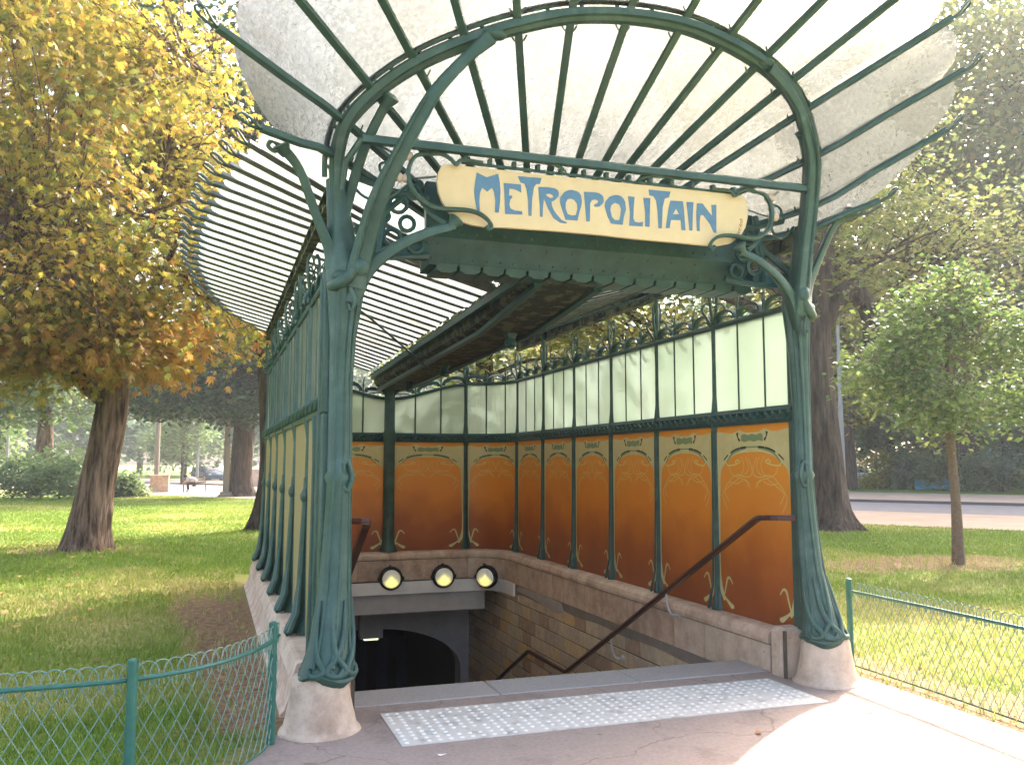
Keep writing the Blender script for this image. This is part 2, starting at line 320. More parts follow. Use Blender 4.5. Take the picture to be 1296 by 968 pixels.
        if loc is not None: ob.location = loc
        if parent: ob.parent = parent
        return ob
def tag(o, label=None, cat=None, group=None, kind=None):
    if label: o['label'] = label
    if cat: o['category'] = cat
    if group: o['group'] = group
    if kind: o['kind'] = kind
    return o
def thing(name, label, cat, loc=(0, 0, 0), group=None):
    o = bpy.data.objects.new(name, None); C.objects.link(o); o.location = loc; o.empty_display_size = .1
    return tag(o, label, cat, group)
def flat(polys, thick, name, m, parent, place):
    """polys: list of outlines (holes wind inside) in plane coords -> extruded mesh placed by function place(u, v, w)"""
    cu = bpy.data.curves.new('c', 'CURVE'); cu.dimensions = '2D'; cu.fill_mode = 'BOTH'; cu.extrude = thick / 2
    for pl in polys:
        sp = cu.splines.new('POLY'); sp.points.add(len(pl) - 1); sp.use_cyclic_u = True
        for i, (x, y) in enumerate(pl): sp.points[i].co = (x, y, 0, 1)
    tmp = bpy.data.objects.new('tmp', cu); C.objects.link(tmp)
    dg = bpy.context.evaluated_depsgraph_get(); me = bpy.data.meshes.new_from_object(tmp.evaluated_get(dg))
    b = MB(); b.add([place(v.co.x, v.co.y, v.co.z) for v in me.vertices], [tuple(p.vertices) for p in me.polygons])
    bpy.data.objects.remove(tmp); bpy.data.curves.remove(cu); bpy.data.meshes.remove(me)
    return b.build(name, m, parent)
def copy_tree(o, parent=None):
    c = o.copy(); C.objects.link(c)
    if parent: c.parent = parent
    for ch in list(o.children): copy_tree(ch, c)
    return c

# ------------------------------------------------------------------ the wall line of the entrance: 16 bays
HW = 1.78; SILL = .335; RAIL = 1.93; GLB = 2.06
YP = [.12] + [1.26 + 1.076 * i for i in range(6)]
class Bay:
    def __init__(s, a, b, side, kind, idx): s.a, s.b, s.side, s.kind, s.idx = a, b, side, kind, idx; s.L = math.dist(a, b) * (1.1 if kind == 'corner' else 1)
    def xy(s, t):
        if s.kind == 'corner':
            q = t * PI / 2; x, y = 1.18 + .60 * math.cos(q), 6.64 + .71 * math.sin(q)
        else: x, y = s.a[0] + (s.b[0] - s.a[0]) * t, s.a[1] + (s.b[1] - s.a[1]) * t
        return np.array((x * s.side, y))
    def nrm(s, t):      # inward normal
        d = s.xy(min(t + .01, 1)) - s.xy(max(t - .01, 0)); d /= np.linalg.norm(d); n = np.array((-d[1], d[0])); return n * s.side
    def P(s, t, z, off=0): p = s.xy(t) + s.nrm(t) * off; return (p[0], p[1], z)
    def ztop(s, t):
        if s.kind != 'back': return 2.83
        x = 1 - t; k = x * x * (3 - 2 * x); return 2.57 + (2.81 - 2.57) * k
bays = []
for sd in (1, -1):
    for i in range(6): bays.append(Bay((HW, YP[i]), (HW, YP[i + 1]), sd, 'side', i))
    bays.append(Bay((HW, 6.64), (1.18, 7.35), sd, 'corner', 6))
    bays.append(Bay((1.18, 7.35), (0, 7.35), sd, 'back', 7))

ent = thing('metro_entrance', 'green cast iron and glass metro entrance with fan canopy and orange panels', 'metro entrance', (0, 0, 0))

def cc(x, y): return ((x - 75) / 510, (y - (150 - (x - 75) * .09)) * .00101)
tendrils = [([(140, 440), (150, 475), (190, 470), (225, 455), (242, 435), (225, 423), (210, 440), (222, 452)], .012),
            ([(250, 390), (270, 450), (265, 510), (235, 560)], .006), ([(300, 400), (325, 480), (320, 540), (280, 560), (220, 545)], .007),
            ([(283, 395), (302, 470), (290, 520), (262, 550)], .006), ([(165, 480), (180, 540), (235, 572), (290, 590), (312, 650)], .006),
            ([(255, 548), (200, 560), (160, 620), (128, 690), (155, 780)], .007), ([(262, 590), (215, 625), (165, 615)], .006),
            ([(235, 575), (165, 650), (112, 730), (145, 850)], .006), ([(270, 585), (298, 610), (290, 640)], .005)]
def make_panel(b):
    m = MB(); n = 32 if b.kind == 'corner' else 1; mt = .034 / b.L; z0, z1 = SILL - .002, RAIL + .01
    ts = [mt + (1 - 2 * mt) * i / n for i in range(n + 1)]; W = b.L * (1 - 2 * mt); H = z1 - z0
    for i in range(n):
        p = [b.P(ts[i], z0, .012), b.P(ts[i + 1], z0, .012), b.P(ts[i + 1], z1, .012), b.P(ts[i], z1, .012)]
        q = [b.P(ts[i], z0, -.014), b.P(ts[i + 1], z0, -.014), b.P(ts[i + 1], z1, -.014), b.P(ts[i], z1, -.014)]
        m.mi = 0; m.add(p, [(0, 1, 2, 3)]); m.mi = 1; m.add(q, [(3, 2, 1, 0)])
        m.add(p + q, [(0, 4, 5, 1), (3, 2, 6, 7)] + ([(0, 3, 7, 4)] if i == 0 else []) + ([(1, 5, 6, 2)] if i == n - 1 else []))
    me = bpy.data.meshes.new('panel'); V = m.v
    me.from_pydata(V, [], m.f); me.materials.append(M['lava']); me.materials.append(M['olive']); me.polygons.foreach_set('material_index', m.m)
    pn = bpy.data.objects.new('enamel_panel', me); C.objects.link(pn); pn.parent = ent
    def pt(u, v, o): t = mt + (1 - 2 * mt) * u; return b.P(t, z1 - .012 - v, .012 + o)
    def strip(mb, us, top, bot, o):
        V = []; F = []
        for u in us: V += [pt(u, top(u), o), pt(u, bot(u), o)]
        for i in range(len(us) - 1): F.append((2 * i, 2 * i + 1, 2 * i + 3, 2 * i + 2))
        mb.add(V, F)
    def ribbon(mb, pts, wd, o, mir=False):
        P = catmull([(x * W, y, 0) for x, y in pts], 4); V = []; F = []; ws = np.interp(np.linspace(0, 1, len(P)), np.linspace(0, 1, len(wd)), wd) if hasattr(wd, '__len__') else [wd] * len(P)
        for i, p in enumerate(P):
            d = norm(P[min(i + 1, len(P) - 1)] - P[max(i - 1, 0)]); nn = np.array((-d[1], d[0], 0)) * ws[i] / 2
            for s_ in (1, -1):
                q = p + nn * s_; u = min(max(q[0] / W, 0.003), .997); u = 1 - u if mir else u; V.append(pt(u, q[1], o))
        for i in range(len(P) - 1): F.append((2 * i, 2 * i + 1, 2 * i + 3, 2 * i + 2))
        mb.add(V, F)
    arch = lambda u: .225 + 1.7 * abs(u - .5) ** 3
    def top(u):
        x = abs(u - .5); return .062 - .028 * math.exp(-((x - .17) / .055) ** 2) - .018 * math.exp(-((x - .46) / .08) ** 2)
    us = list(np.linspace(.0, 1.0, 33))
    o = MB(); strip(o, us, top, lambda u: arch(u) if abs(u - .5) < .455 else arch(.955 if u > .5 else .045) + (.2 * (abs(u - .5) - .455) / .04), .0015)
    for mir in (False, True):
        ribbon(o, [(.018, .30), (.016, .7), (.012, 1.1), (.014, 1.36)], [.075, .030, .018, .020], .0018, mir)
        ribbon(o, [(.014, 1.30), (.03, 1.42), (.075, 1.495)], [.02, .05, .036], .002, mir)
        ribbon(o, [(.045, 1.45), (.10, 1.49), (.17, 1.535), (.20, 1.53)], [.02, .022, .045, .02], .0022, mir)
        ribbon(o, [(.06, 1.47), (.09, 1.38), (.115, 1.31), (.15, 1.30), (.19, 1.345)], [.015, .020, .026, .018, .012], .0024, mir)
    o.build('ornament', 'cream', pn)
    o = MB()
    for mir in (False, True):
        for pts, wd in tendrils: ribbon(o, [cc(*q) for q in pts], wd * 1.15, .0028, mir)
    o.build('tendril_ornament', 'line', pn)
    o = MB()
    for a, c_ in ((.10, .165), (.20, .33), (.335, .42), (.58, .665), (.67, .80), (.835, .90)): strip(o, np.linspace(a, c_, 5), lambda u: arch(u) - .050, lambda u: arch(u) - .034, .0030)
    for mir in (False, True): ribbon(o, [(.30, .060), (.31, .10), (.335, .13)], [.035, .012, .03], .0032, mir)
    tag(o.build('dark_ornament', 'blackp', pn), kind='stuff')
    o = MB(); strip(o, np.linspace(.355, .645, 13), lambda u: .078 + .006 * math.sin(u * 60), lambda u: .135 - .006 * math.sin(u * 50), .0029); strip(o, np.linspace(.42, .58, 6), lambda u: arch(u) - .048, lambda u: arch(u) - .036, .0033)
    for mir in (False, True): ribbon(o, [(.12, .33), (.22, .24), (.33, .205), (.42, .195)], [.012, .02, .02, .008], .0025, mir)
    o.build('green_ornament', 'greenp', pn)
def make_glazing(b):
    gaps = [0, 1 / 3, 2 / 3, 1]
    for j in range(3):
        m = MB(); n = 4 if b.kind != 'side' else 1; e = .012 / b.L; V = []; F = []
        ts = [gaps[j] + e + (gaps[j + 1] - gaps[j] - 2 * e) * i / n for i in range(n + 1)]
        for t in ts:
            zt = b.ztop(t) - .02
            V += [b.P(t, GLB, .004), b.P(t, zt, .004), b.P(t, zt, -.004), b.P(t, GLB, -.004)]
        for i in range(n):
            for k in range(4): F.append((4 * i + k, 4 * i + 4 + k, 4 * i + 4 + (k + 1) % 4, 4 * i + (k + 1) % 4))
        F += [(0, 1, 2, 3), (4 * n + 3, 4 * n + 2, 4 * n + 1, 4 * n)]
        m.add(V, F).build('glass_pane', 'glass_wall', ent)
        # scalloped loop above the pane
        a, c_ = gaps[j] + .03, gaps[j + 1] - .03; pts = []
        for i in range(11):
            q = PI * i / 10; t = (a + c_) / 2 - (c_ - a) / 2 * math.cos(q); pts.append(b.P(t, b.ztop(t) + .035 + .085 * math.sin(q) ** .7, 0))
        m = MB().tube(pts, .017, prof=[(-1.5, -.6), (1.5, -.6), (1.5, .5), (0, .9), (-1.5, .5)])
        pts = [b.P((a + c_) / 2 - (c_ - a) * .36 * math.cos(PI * i / 8), b.ztop((a + c_) / 2) + .042 + .028 * math.sin(PI * i / 8), 0) for i in range(9)]
        m.tube(pts, .008, n=5)
        m.build('crest_loop', 'iron_dark', ent, smooth=True)
        if j:
            t = gaps[j]; x, y, _ = b.P(t, 0); zt = b.ztop(t)
            m = MB().tube([(x, y, GLB - .01), (x, y, zt), (x, y, zt + .16)], .0125, n=6)
            k = .02 + .03 * random.random()
            m.tube([(x, y, zt + .15), (x + k * .2, y - .01, zt + .21), (x + k, y + .01, zt + .27)], [.009, .007, .004], n=5).sphere((x, y, zt + .13), .02, 6, 5)
            m.build('mullion', 'iron', ent, smooth=True)
    # rails
    n = 8 if b.kind == 'corner' else 6; ts = [i / n for i in range(n + 1)]
    path = [b.P(t, 0) for t in ts]; sg = b.side
    m = MB(); m.sweep(path, [(-.035, RAIL), (.035, RAIL), (.045, RAIL + .03), (.03, RAIL + .06), (.045, RAIL + .10), (.03, RAIL + .135), (-.03, RAIL + .135), (-.045, RAIL + .1), (-.03, RAIL + .06), (-.045, RAIL + .03)])
    r = m.build('rail', 'iron_dark', ent)
    m = MB()
    for s_ in (.045, -.05):
        k = int(b.L / .1)
        pts = [b.P((i + .5 * (s_ < 0)) / (k * 3 + 1), RAIL + .068 + .026 * math.sin(i * 2.1), s_ + .012 * math.cos(i * 2.1) * (1 if s_ > 0 else 2)) for i in range(k * 3 + 1)]
        m.tube(pts, .013 if s_ > 0 else .02, n=5)
    m.build('rail_ornament', 'iron', r, smooth=True)
    m = MB(); pts = [b.P(t, b.ztop(t), 0) for t in np.linspace(0, 1, 13)]
    m.tube(pts, .022, prof=[(-1, -1), (1, -1), (1.3, 0), (1, 1), (-1, 1), (-1.3, 0)]); m.build('crest_rail', 'iron_dark', ent)
for b in bays: make_panel(b); make_glazing(b)

def make_post(x, y, nx, ny, zt, tall=None, right=True):
    """cast wall post with flared foot; (nx, ny) points inwards"""
    m = MB(); n = np.array((nx, ny, 0)); c = np.array((x, y, 0)); side = np.array((-ny, nx, 0))
    Z = [.335, .36, .40, .46, .55, .8, 1.2, 1.6, 1.78, 1.86, 1.93, 2.0, 2.08, 2.2, 2.5, zt, zt + .1]
    R = [.066, .070, .058, .046, .040, .036, .034, .030, .026, .034, .046, .05, .038, .027, .024, .026, .018]
    m.tube([c + (0, 0, z) for z in Z], R, prof=[(math.cos(q) * (1 + .13 * math.cos(4 * q)), math.sin(q) * (1 + .13 * math.cos(4 * q))) for q in np.linspace(0, 2 * PI, 12, endpoint=False)], up=(nx, ny, 0.001))
    # inside ridge and toes
    for s_ in (-1, 1):
        m.tube([c + n * .035 + side * .012 * s_ + (0, 0, 1.9), c + n * .035 + side * .02 * s_ + (0, 0, 1.2), c + n * .045 + side * .025 * s_ + (0, 0, .55), c + n * .075 + side * .05 * s_ + (0, 0, .37), c + n * .07 + side * .07 * s_ + (0, 0, .345)], [.008, .009, .011, .016, .012], n=5)
    # outside root swelling out on to the stone
    m.tube([c - n * .02 + (0, 0, 1.5), c - n * .035 + (0, 0, 1.0), c - n * .045 + (0, 0, .7), c - n * .070 + (0, 0, .48), c - n * .115 + (0, 0, .375), c - n * .155 + (0, 0, .345)], [.022, .030, .034, .044, .048, .02], n=8)
    m.tube([c - n * .045 - side * .02 + (0, 0, .8), c - n * .07 - side * .05 + (0, 0, .5), c - n * .13 - side * .07 + (0, 0, .36)], [.012, .022, .022], n=6)
    m.tube([c - n * .045 + side * .02 + (0, 0, .8), c - n * .07 + side * .05 + (0, 0, .5), c - n * .13 + side * .07 + (0, 0, .36)], [.012, .022, .022], n=6)
    m.lathe(c - n * .03 + (0, 0, 1.36), [(.02, -.05), (.036, -.015), (.036, .015), (.02, .05)], 8)
    p = m.build('wall_post', 'iron', ent, smooth=True)
    m = MB()
    if tall: m.tube([c + (0, 0, zt), c + (0, 0, tall)], [.028, .026], n=8).lathe(c + (0, 0, tall - .06), [(.03, 0), (.05, .03), (.055, .06)], 10)
    for s_ in (1, -1):
        for k, (h, wd) in enumerate(((.30, .05), (.40, .085), (.22, .10))):
            q = n * s_ * (1 if k != 1 else .6) + side * (.5 - k * .5) * s_
            m.tube(catmull([c + (0, 0, zt - .02), c + q * wd * .5 + (0, 0, zt + h * .35), c + q * wd * .9 + (0, 0, zt + h * .75), c + q * wd * .55 + (0, 0, zt + h), c + q * wd * .05 + (0, 0, zt + h * .86), c + q * wd * .35 + (0, 0, zt + h * .72)], 4), [.016, .014, .011, .007, .006], n=5)
    for k in range(5): m.sphere(c - n * (.03 + .02 * (k % 2)) + side * .03 * (k - 2) + (0, 0, zt + .02 + .035 * (k % 3)), .026, 6, 4)
    m.build('finial', 'iron', p, smooth=True)
for sd in (1, -1):
    for i in range(1, 7): make_post(HW * sd, YP[i], -sd, 0, 2.83, tall=(3.36 if i in (2, 5) else None))
    make_post(1.18 * sd, 7.35, 0, -1, 2.81)

for sd in (-1, 1):      # cast jambs closing the walls against the front pillars
    m = MB(); m.box(sd * 1.815 - .022, sd * 1.815 + .022, .02, .46, .34, 1.925, c=.008).box(sd * 1.817 - .022, sd * 1.817 + .022, .02, .165, 1.927, 2.86, c=.008).box(sd * 1.77 - .02, sd * 1.77 + .02, .02, .175, .36, 2.86, c=.006)
    m.tube(catmull([(sd * 1.838, .43, .36), (sd * 1.838, .42, 1.0), (sd * 1.838, .40, 1.6), (sd * 1.838, .43, 1.92)], 5), [.03, .02, .016, .022], n=7)
    m.tube(catmull([(sd * 1.838, .24, .36), (sd * 1.838, .18, 1.2), (sd * 1.838, .12, 2.8)], 5), [.025, .014, .016], n=7)
    m.build('jamb', 'iron', ent, smooth=True)
# central rear column
m = MB(); m.tube([(0, 7.31, z) for z in (.335, .36, .42, .5, .7, 1.9, 1.95, 2.05, 2.1, 2.6, 2.75, 2.88)], [.13, .13, .10, .088, .082, .080, .095, .095, .078, .076, .09, .15], prof=[(math.cos(q) * (1 + .05 * math.cos(5 * q)), math.sin(q) * (1 + .05 * math.cos(5 * q))) for q in np.linspace(0, 2 * PI, 20, endpoint=False)])
m.build('rear_column', 'iron', ent, smooth=True)

# ------------------------------------------------------------------ front pillars with their stems
def star(n, lob, amp, ph=0): return [(math.cos(q) * (1 + amp * math.cos(lob * q + ph)), math.sin(q) * (1 + amp * math.cos(lob * q + ph))) for q in np.linspace(0, 2 * PI, n, endpoint=False)]
pillar_sec = [(.30, -1.795, -.115, .145, .135), (.335, -1.795, -.12, .168, .15), (.37, -1.79, -.12, .166, .15), (.42, -1.785, -.11, .146, .132), (.50, -1.775, -.10, .126, .115), (.62, -1.762, -.08, .118, .108), (.85, -1.748, -.05, .094, .088), (1.2, -1.735, -.03, .080, .076), (1.48, -1.728, -.02, .074, .070), (1.52, -1.726, -.02, .092, .086), (1.56, -1.728, -.02, .072, .07), (2.1, -1.730, -.016, .070, .067), (2.4, -1.722, -.016, .078, .074), (2.65, -1.712, -.02, .102, .09), (2.80, -1.705, -.03, .125, .10), (2.9, -1.71, -.03, .112, .095), (3.0, -1.735, -.02, .085, .08), (3.2, -1.762, -.02, .070, .07), (3.42, -1.78, -.03, .064, .064)]
def pillar_point(z, ang, k=1.0):
    zs = [s[0] for s in pillar_sec]; v = [np.interp(z, zs, [s[j] for s in pillar_sec]) for j in (1, 2, 3, 4)]
    return np.array((v[0] + math.cos(ang) * v[2] * k, v[1] + math.sin(ang) * v[3] * k, z))
armCR = [(-1.66, -.10, 2.72), (-1.66, -.14, 2.9), (-1.675, -.18, 3.2), (-1.69, -.24, 3.55), (-1.65, -.33, 3.86), (-1.51, -.42, 4.12), (-1.33, -.50, 4.27), (-1.13, -.57, 4.37)]
armCL = [(-1.66, -.10, 2.72), (-1.64, -.15, 2.86), (-1.61, -.22, 3.01), (-1.57, -.36, 3.21), (-1.48, -.5, 3.44), (-1.3, -.6, 3.8), (-1.12, -.65, 4.03), (-.95, -.67, 4.20)]
armER = [(-1.76, -.02, 2.85), (-1.76, -.05, 3.2), (-1.75, -.10, 3.55), (-1.71, -.20, 3.85), (-1.60, -.30, 4.02)]
armEL = [(-1.76, -.02, 2.85), (-1.74, -.03, 3.1), (-1.70, -.05, 3.31), (-1.62, -.15, 3.62), (-1.51, -.3, 3.87)]
armB = [(-1.79, -.02, 2.85), (-1.82, -.03, 2.98), (-1.91, -.05, 3.18), (-2.02, -.10, 3.44), (-2.13, -.15, 3.55)]
armD = [(-1.68, -.08, 2.62), (-1.59, -.13, 2.82), (-1.43, -.20, 2.96), (-1.24, -.25, 3.06), (-1.06, -.27, 3.12)]
for sd in (-1, 1):
    def bld(mb, name, mt, par, sm=True):
        if sd > 0: mb.mirror()
        return mb.build(name, mt, par, smooth=sm, angle=55)
    m = MB(); V = []; F = []; N = 28
    for (z, cx, cy, rx, ry) in pillar_sec:
        for k in range(N):
            q = 2 * PI * k / N; a = .055 if z < 2.5 else .08
            l = 1 + a * 1.1 * math.cos(4 * q + .6 + z * .12) + .018 * math.cos(8 * q + 1.2)
            V.append((cx + math.cos(q) * rx * l, cy + math.sin(q) * ry * l, z + (.02 * math.cos(3 * q) if z < .4 else 0)))
    for i in range(len(pillar_sec) - 1):
        for k in range(N): F.append((i * N + k, i * N + (k + 1) % N, (i + 1) * N + (k + 1) % N, (i + 1) * N + k))
    F += [tuple(range(N - 1, -1, -1)), tuple((len(pillar_sec) - 1) * N + k for k in range(N))]
    m.add(V, F)
    # raised stalks running up the shaft
    for a0, a1, r in ((-2.3, -2.05, .013), (-1.55, -1.1, .016), (-.55, -.75, .012)):
        zs = [.40, .55, .8, 1.2, 1.6, 2.1, 2.5, 2.8]
        m.tube(catmull([pillar_point(z, a0 + (a1 - a0) * i / 7, .97 if i else 1.0) for i, z in enumerate(zs)], 3), [r * 1.5, r, r * .8, r * .7, r * .7, r * .8, r, r * .8], n=7)
    # swirls on the foot
    for a, s_ in ((-1.75, 1), (-1.0, -1), (-2.6, 1), (-.2, -1)):
        m.tube(catmull([pillar_point(.78, a, 1.0), pillar_point(.6, a + .1 * s_, 1.06), pillar_point(.47, a + .35 * s_, 1.06), pillar_point(.385, a + .75 * s_, 1.04), pillar_point(.36, a + .35 * s_, 1.05), pillar_point(.40, a + .12 * s_, 1.06)], 5), [.008, .016, .022, .022, .017, .012], n=7)
    # rim rolled out over the stone
    m.tube([pillar_point(.345 + .02 * math.cos(3 * q), q, 1.0) for q in np.linspace(0, 2 * PI, 25)[:-1]], .018, n=6, closed=True)
    # hip plate
    m.tube(catmull([pillar_point(1.60, -1.4, 1.03), pillar_point(1.62, -1.0, 1.08), pillar_point(1.52, -.8, 1.08), pillar_point(1.44, -1.0, 1.06), pillar_point(1.46, -1.35, 1.04)], 4), .015, n=6)
    pil = bld(m, 'pillar', 'iron', ent)
    m = MB(); s3 = star(14, 3, .18, .7)
    armC = armCL if sd < 0 else armCR
    m.tube(catmull(armC, 5), [.07, .066, .064, .06, .055, .045, .040, .036, .034, .045], prof=s3)
    e_ = np.array(armC[-1]); m.sphere(e_ + (.03, 0, .03), (.08, .05, .035), 10, 7); m.sphere(np.array(armC[3]) + (.03, -.03, .03), .035, 8, 6); m.sphere(np.array(armC[1]) + (0, -.05, -.03), (.05, .03, .06), 8, 6)
    m.tube(catmull([np.array(p) + (-.035, -.045, 0) for p in armC[:6]], 4), [.008, .016, .016, .014, .008], n=6)
    m.tube(catmull([np.array(p) + (.04, -.035, 0) for p in armC[:6]], 4), [.008, .014, .014, .012, .006], n=6)
    bld(m, 'stem', 'iron', pil)
    armE = armEL if sd < 0 else armER
    m = MB(); m.tube(catmull(armE, 5), [.04, .036, .032, .03, .028], prof=s3); m.lathe(np.array(armE[-1]) - (.01, 0, .03), [(.026, -.02), (.032, .01), (.05, .05), (.058, .07), (.02, .085)], 10, axis=(.45, -.5, .8)); bld(m, 'stem', 'iron', pil)
    m = MB(); m.tube(catmull(armB, 5), [.05, .036, .028, .026, .032], prof=s3)
    e_ = np.array(armB[-1]); m.lathe(e_, [(.03, -.05), (.045, -.01), (.062, .02), (.05, .03), (.02, .01)], 12, axis=(-.5, -.3, .8)); m.tube(catmull([e_, e_ + (-.06, -.03, .03), e_ + (-.09, -.04, -.01), e_ + (-.05, -.03, -.04), e_ + (-.02, -.02, -.01)], 4), [.02, .014, .01], n=6)
    bld(m, 'stem', 'iron', pil)
    m = MB(); m.tube(catmull(armD, 5), [.055, .045, .034, .03, .026], prof=s3)
    e_ = np.array(armD[-1]); m.lathe(e_ - (.02, 0, 0), [(.022, -.03), (.035, .02), (.055, .05), (.05, .06), (.015, .05)], 10, axis=(.6, -.1, .75)); bld(m, 'stem', 'iron', pil)
    m = MB(); m.sphere((-1.74, -.10, 2.78), (.075, .05, .045), 12, 8); m.tube(catmull([(-1.82, -.04, 2.72), (-1.79, -.11, 2.72), (-1.72, -.15, 2.76), (-1.66, -.17, 2.84), (-1.63, -.18, 2.92)], 4), [.02, .035, .04, .03, .015], n=8)
    m.tube(catmull([(-1.70, -.15, 2.7), (-1.67, -.16, 2.62), (-1.69, -.15, 2.56), (-1.71, -.15, 2.60)], 4), [.014, .012, .008], n=6)
    bld(m, 'collar', 'iron', pil)
    # cast bracket between pillar head and girder: rings and stalks
    m = MB()
    for cx, cz, r in ((-1.40, 3.10, .055), (-1.30, 3.20, .05), (-1.36, 3.33, .06), (-1.26, 3.42, .045), (-1.24, 3.06, .05), (-1.46, 3.24, .04)):
        m.tube([(cx + r * math.cos(q), .06, cz + r * math.sin(q)) for q in np.linspace(0, 2 * PI, 13)[:-1]], .016, n=5, closed=True)
    for a, b_ in (((-1.72, .03, 2.98), (-1.15, .08, 3.0)), ((-1.74, .03, 3.05), (-1.20, .08, 3.5)), ((-1.5, .05, 2.98), (-1.42, .06, 3.5)), ((-1.65, .03, 3.48), (-1.15, .08, 3.40))): m.tube([a, (np.array(a) + b_) / 2 + (0, 0, -.03), b_], [.03, .022, .026], n=6)
    bld(m, 'bracket', 'iron_dark', pil)

# ------------------------------------------------------------------ arch and fan canopy
APEX = np.array((0, 1.13, 3.07))
def tilt(p): p = np.array(p, float); p[2] += .09 * p[0] * min(max((p[2] - 3.6) / .4, 0), 1); return p
Hh = [(1.79, -.1, 3.55), (1.75, -.22, 3.82), (1.59, -.32, 4.06), (1.36, -.45, 4.2), (1.07, -.56, 4.31), (.75, -.62, 4.41), (.4, -.65, 4.49), (0, -.65, 4.52)]
archp = [tilt((-a[0], a[1], a[2])) for a in Hh] + [tilt(a) for a in reversed(Hh[:-1])]
path = catmull([(-1.78, -.03, 3.2), (-1.785, -.06, 3.38)] + archp + [(1.785, -.06, 3.38), (1.78, -.03, 3.2)], 5)
m = MB(); m.tube(path, .05, prof=[(-.9, -.9), (-.3, -1.1), (.3, -1.1), (.9, -.9), (.9, .2), (.45, .45), (.45, 1.1), (-.45, 1.1), (-.45, .45), (-.9, .2)], up=(0, -1, .001))
arch_o = m.build('arch', 'iron', ent, smooth=True, angle=50)
m = MB(); m.tube([p + norm(p - np.array((0, -.3, 3.2))) * .075 for p in path[6:-6]], .018, n=6)
for p in path[8:-8:3]: q = norm(p - np.array((0, -.3, 3.2))); m.tube([p, p + q * .075], .014, n=5)
m.build('outer_moulding', 'iron', arch_o, smooth=True)
ext = [1.24, 1.39, 1.42, 1.48, 1.54, 1.58, 1.6, 1.6, 1.6, 1.57, 1.53, 1.49]
tips = []
for i, a in enumerate(archp):
    if i == 0: t = np.array((-2.27, -.36, 3.58))
    elif i == 1: t = np.array((-2.53, -.69, 4.00))
    elif i == 12: t = np.array((2.30, -1.06, 4.69))
    elif i == 13: t = np.array((2.53, -.93, 4.405))
    elif i == 14: t = np.array((2.55, -.72, 4.04))
    else: t = APEX + (a - APEX) * ext[min(i, 11)]
    tips.append(t)
archp.append(np.array((1.79, .0, 3.40))); tips.append(np.array((2.28, -.32, 3.60)))     # short right-hand rib over the bracket
def fan_pt(i, s):       # s: 0 apex, 1 arch, 2 tip
    if s <= 1: return APEX + (archp[i] - APEX) * s
    return archp[i] + (tips[i] - archp[i]) * (s - 1)
barp = [(-1.15, -.85), (1.15, -.85), (1.15, .25), (.5, .6), (.5, 1.2), (-.5, 1.2), (-.5, .6), (-1.15, .25)]
flatp = [(-1.0, .2), (-.6, -.3), (.6, -.3), (1.0, .2), (.5, 1.2), (-.5, 1.2)]
def hook(mb, p, d, s=1.0):
    d = norm(d); u = norm(np.array((0, 0, 1)) - d * d[2]); sd_ = np.cross(d, u)
    for k in (1, -1):
        mb.tube(catmull([p - d * .02, p + d * .05 * s + sd_ * .02 * k, p + d * .12 * s + sd_ * .045 * k * s + u * .02, p + d * .17 * s + sd_ * .03 * k * s + u * .045 * s, p + d * .14 * s + sd_ * .005 * k + u * .06 * s, p + d * .08 * s + sd_ * .02 * k + u * .03 * s], 4), [.011, .009, .007, .006], n=5)
for i in range(len(archp)):
    m = MB(); P = [fan_pt(i, .10), fan_pt(i, .55), fan_pt(i, 1.0), fan_pt(i, 1.5), fan_pt(i, 2.0)]
    m.tube(catmull(P, 3), .0215, prof=barp); d = P[-1] - P[-3]
    hook(m, P[-1], d, .85)
    for s_ in (.955, 1.06):      # small clips where bar meets arch
        q = fan_pt(i, s_); n_ = norm(np.cross(d, (0, 0, 1)))
        m.tube([q - n_ * .05 + (0, 0, .035), q - n_ * .03, q + n_ * .03, q + n_ * .05 + (0, 0, .035)], .007, n=4)
    m.build('fan_rib', 'iron', ent, smooth=True, angle=50)
for i in range(len(archp) - 1):
    for part in (0, 1):
        V = []; F = []; na, ns = 6, 8
        for a in range(na + 1):
            v = a / na
            s0, s1 = ((.22, 1.0) if part == 0 else (1.012, 1.84))
            bump = .15 * math.sin(PI * v) ** .6 if part else 0
            for b_ in range(ns + 1):
                s_ = s0 + (s1 + bump - s0) * b_ / ns
                p = fan_pt(i, s_) * (1 - v) + fan_pt(i + 1, s_) * v
                V.append(p + np.array((0, 0, .030 + .012 * math.sin(PI * v))))
        for a in range(na):
            for b_ in range(ns): k = a * (ns + 1) + b_; F.append((k, k + 1, k + ns + 2, k + ns + 1))
        n0 = len(V); V2 = [np.array(q) + (0, 0, .007) for q in V]; F2 = [tuple(reversed([x + n0 for x in f])) for f in F]
        ring = [b_ for b_ in range(ns + 1)] + [a * (ns + 1) + ns for a in range(1, na + 1)] + [na * (ns + 1) + b_ for b_ in range(ns - 1, -1, -1)] + [a * (ns + 1) for a in range(na - 1, 0, -1)]
        F3 = [(ring[k], ring[(k + 1) % len(ring)], ring[(k + 1) % len(ring)] + n0, ring[k] + n0) for k in range(len(ring))]
        MB().add(V + V2, F + F2 + F3).build('canopy_glass', 'glass_fan', ent, smooth=True, angle=60)

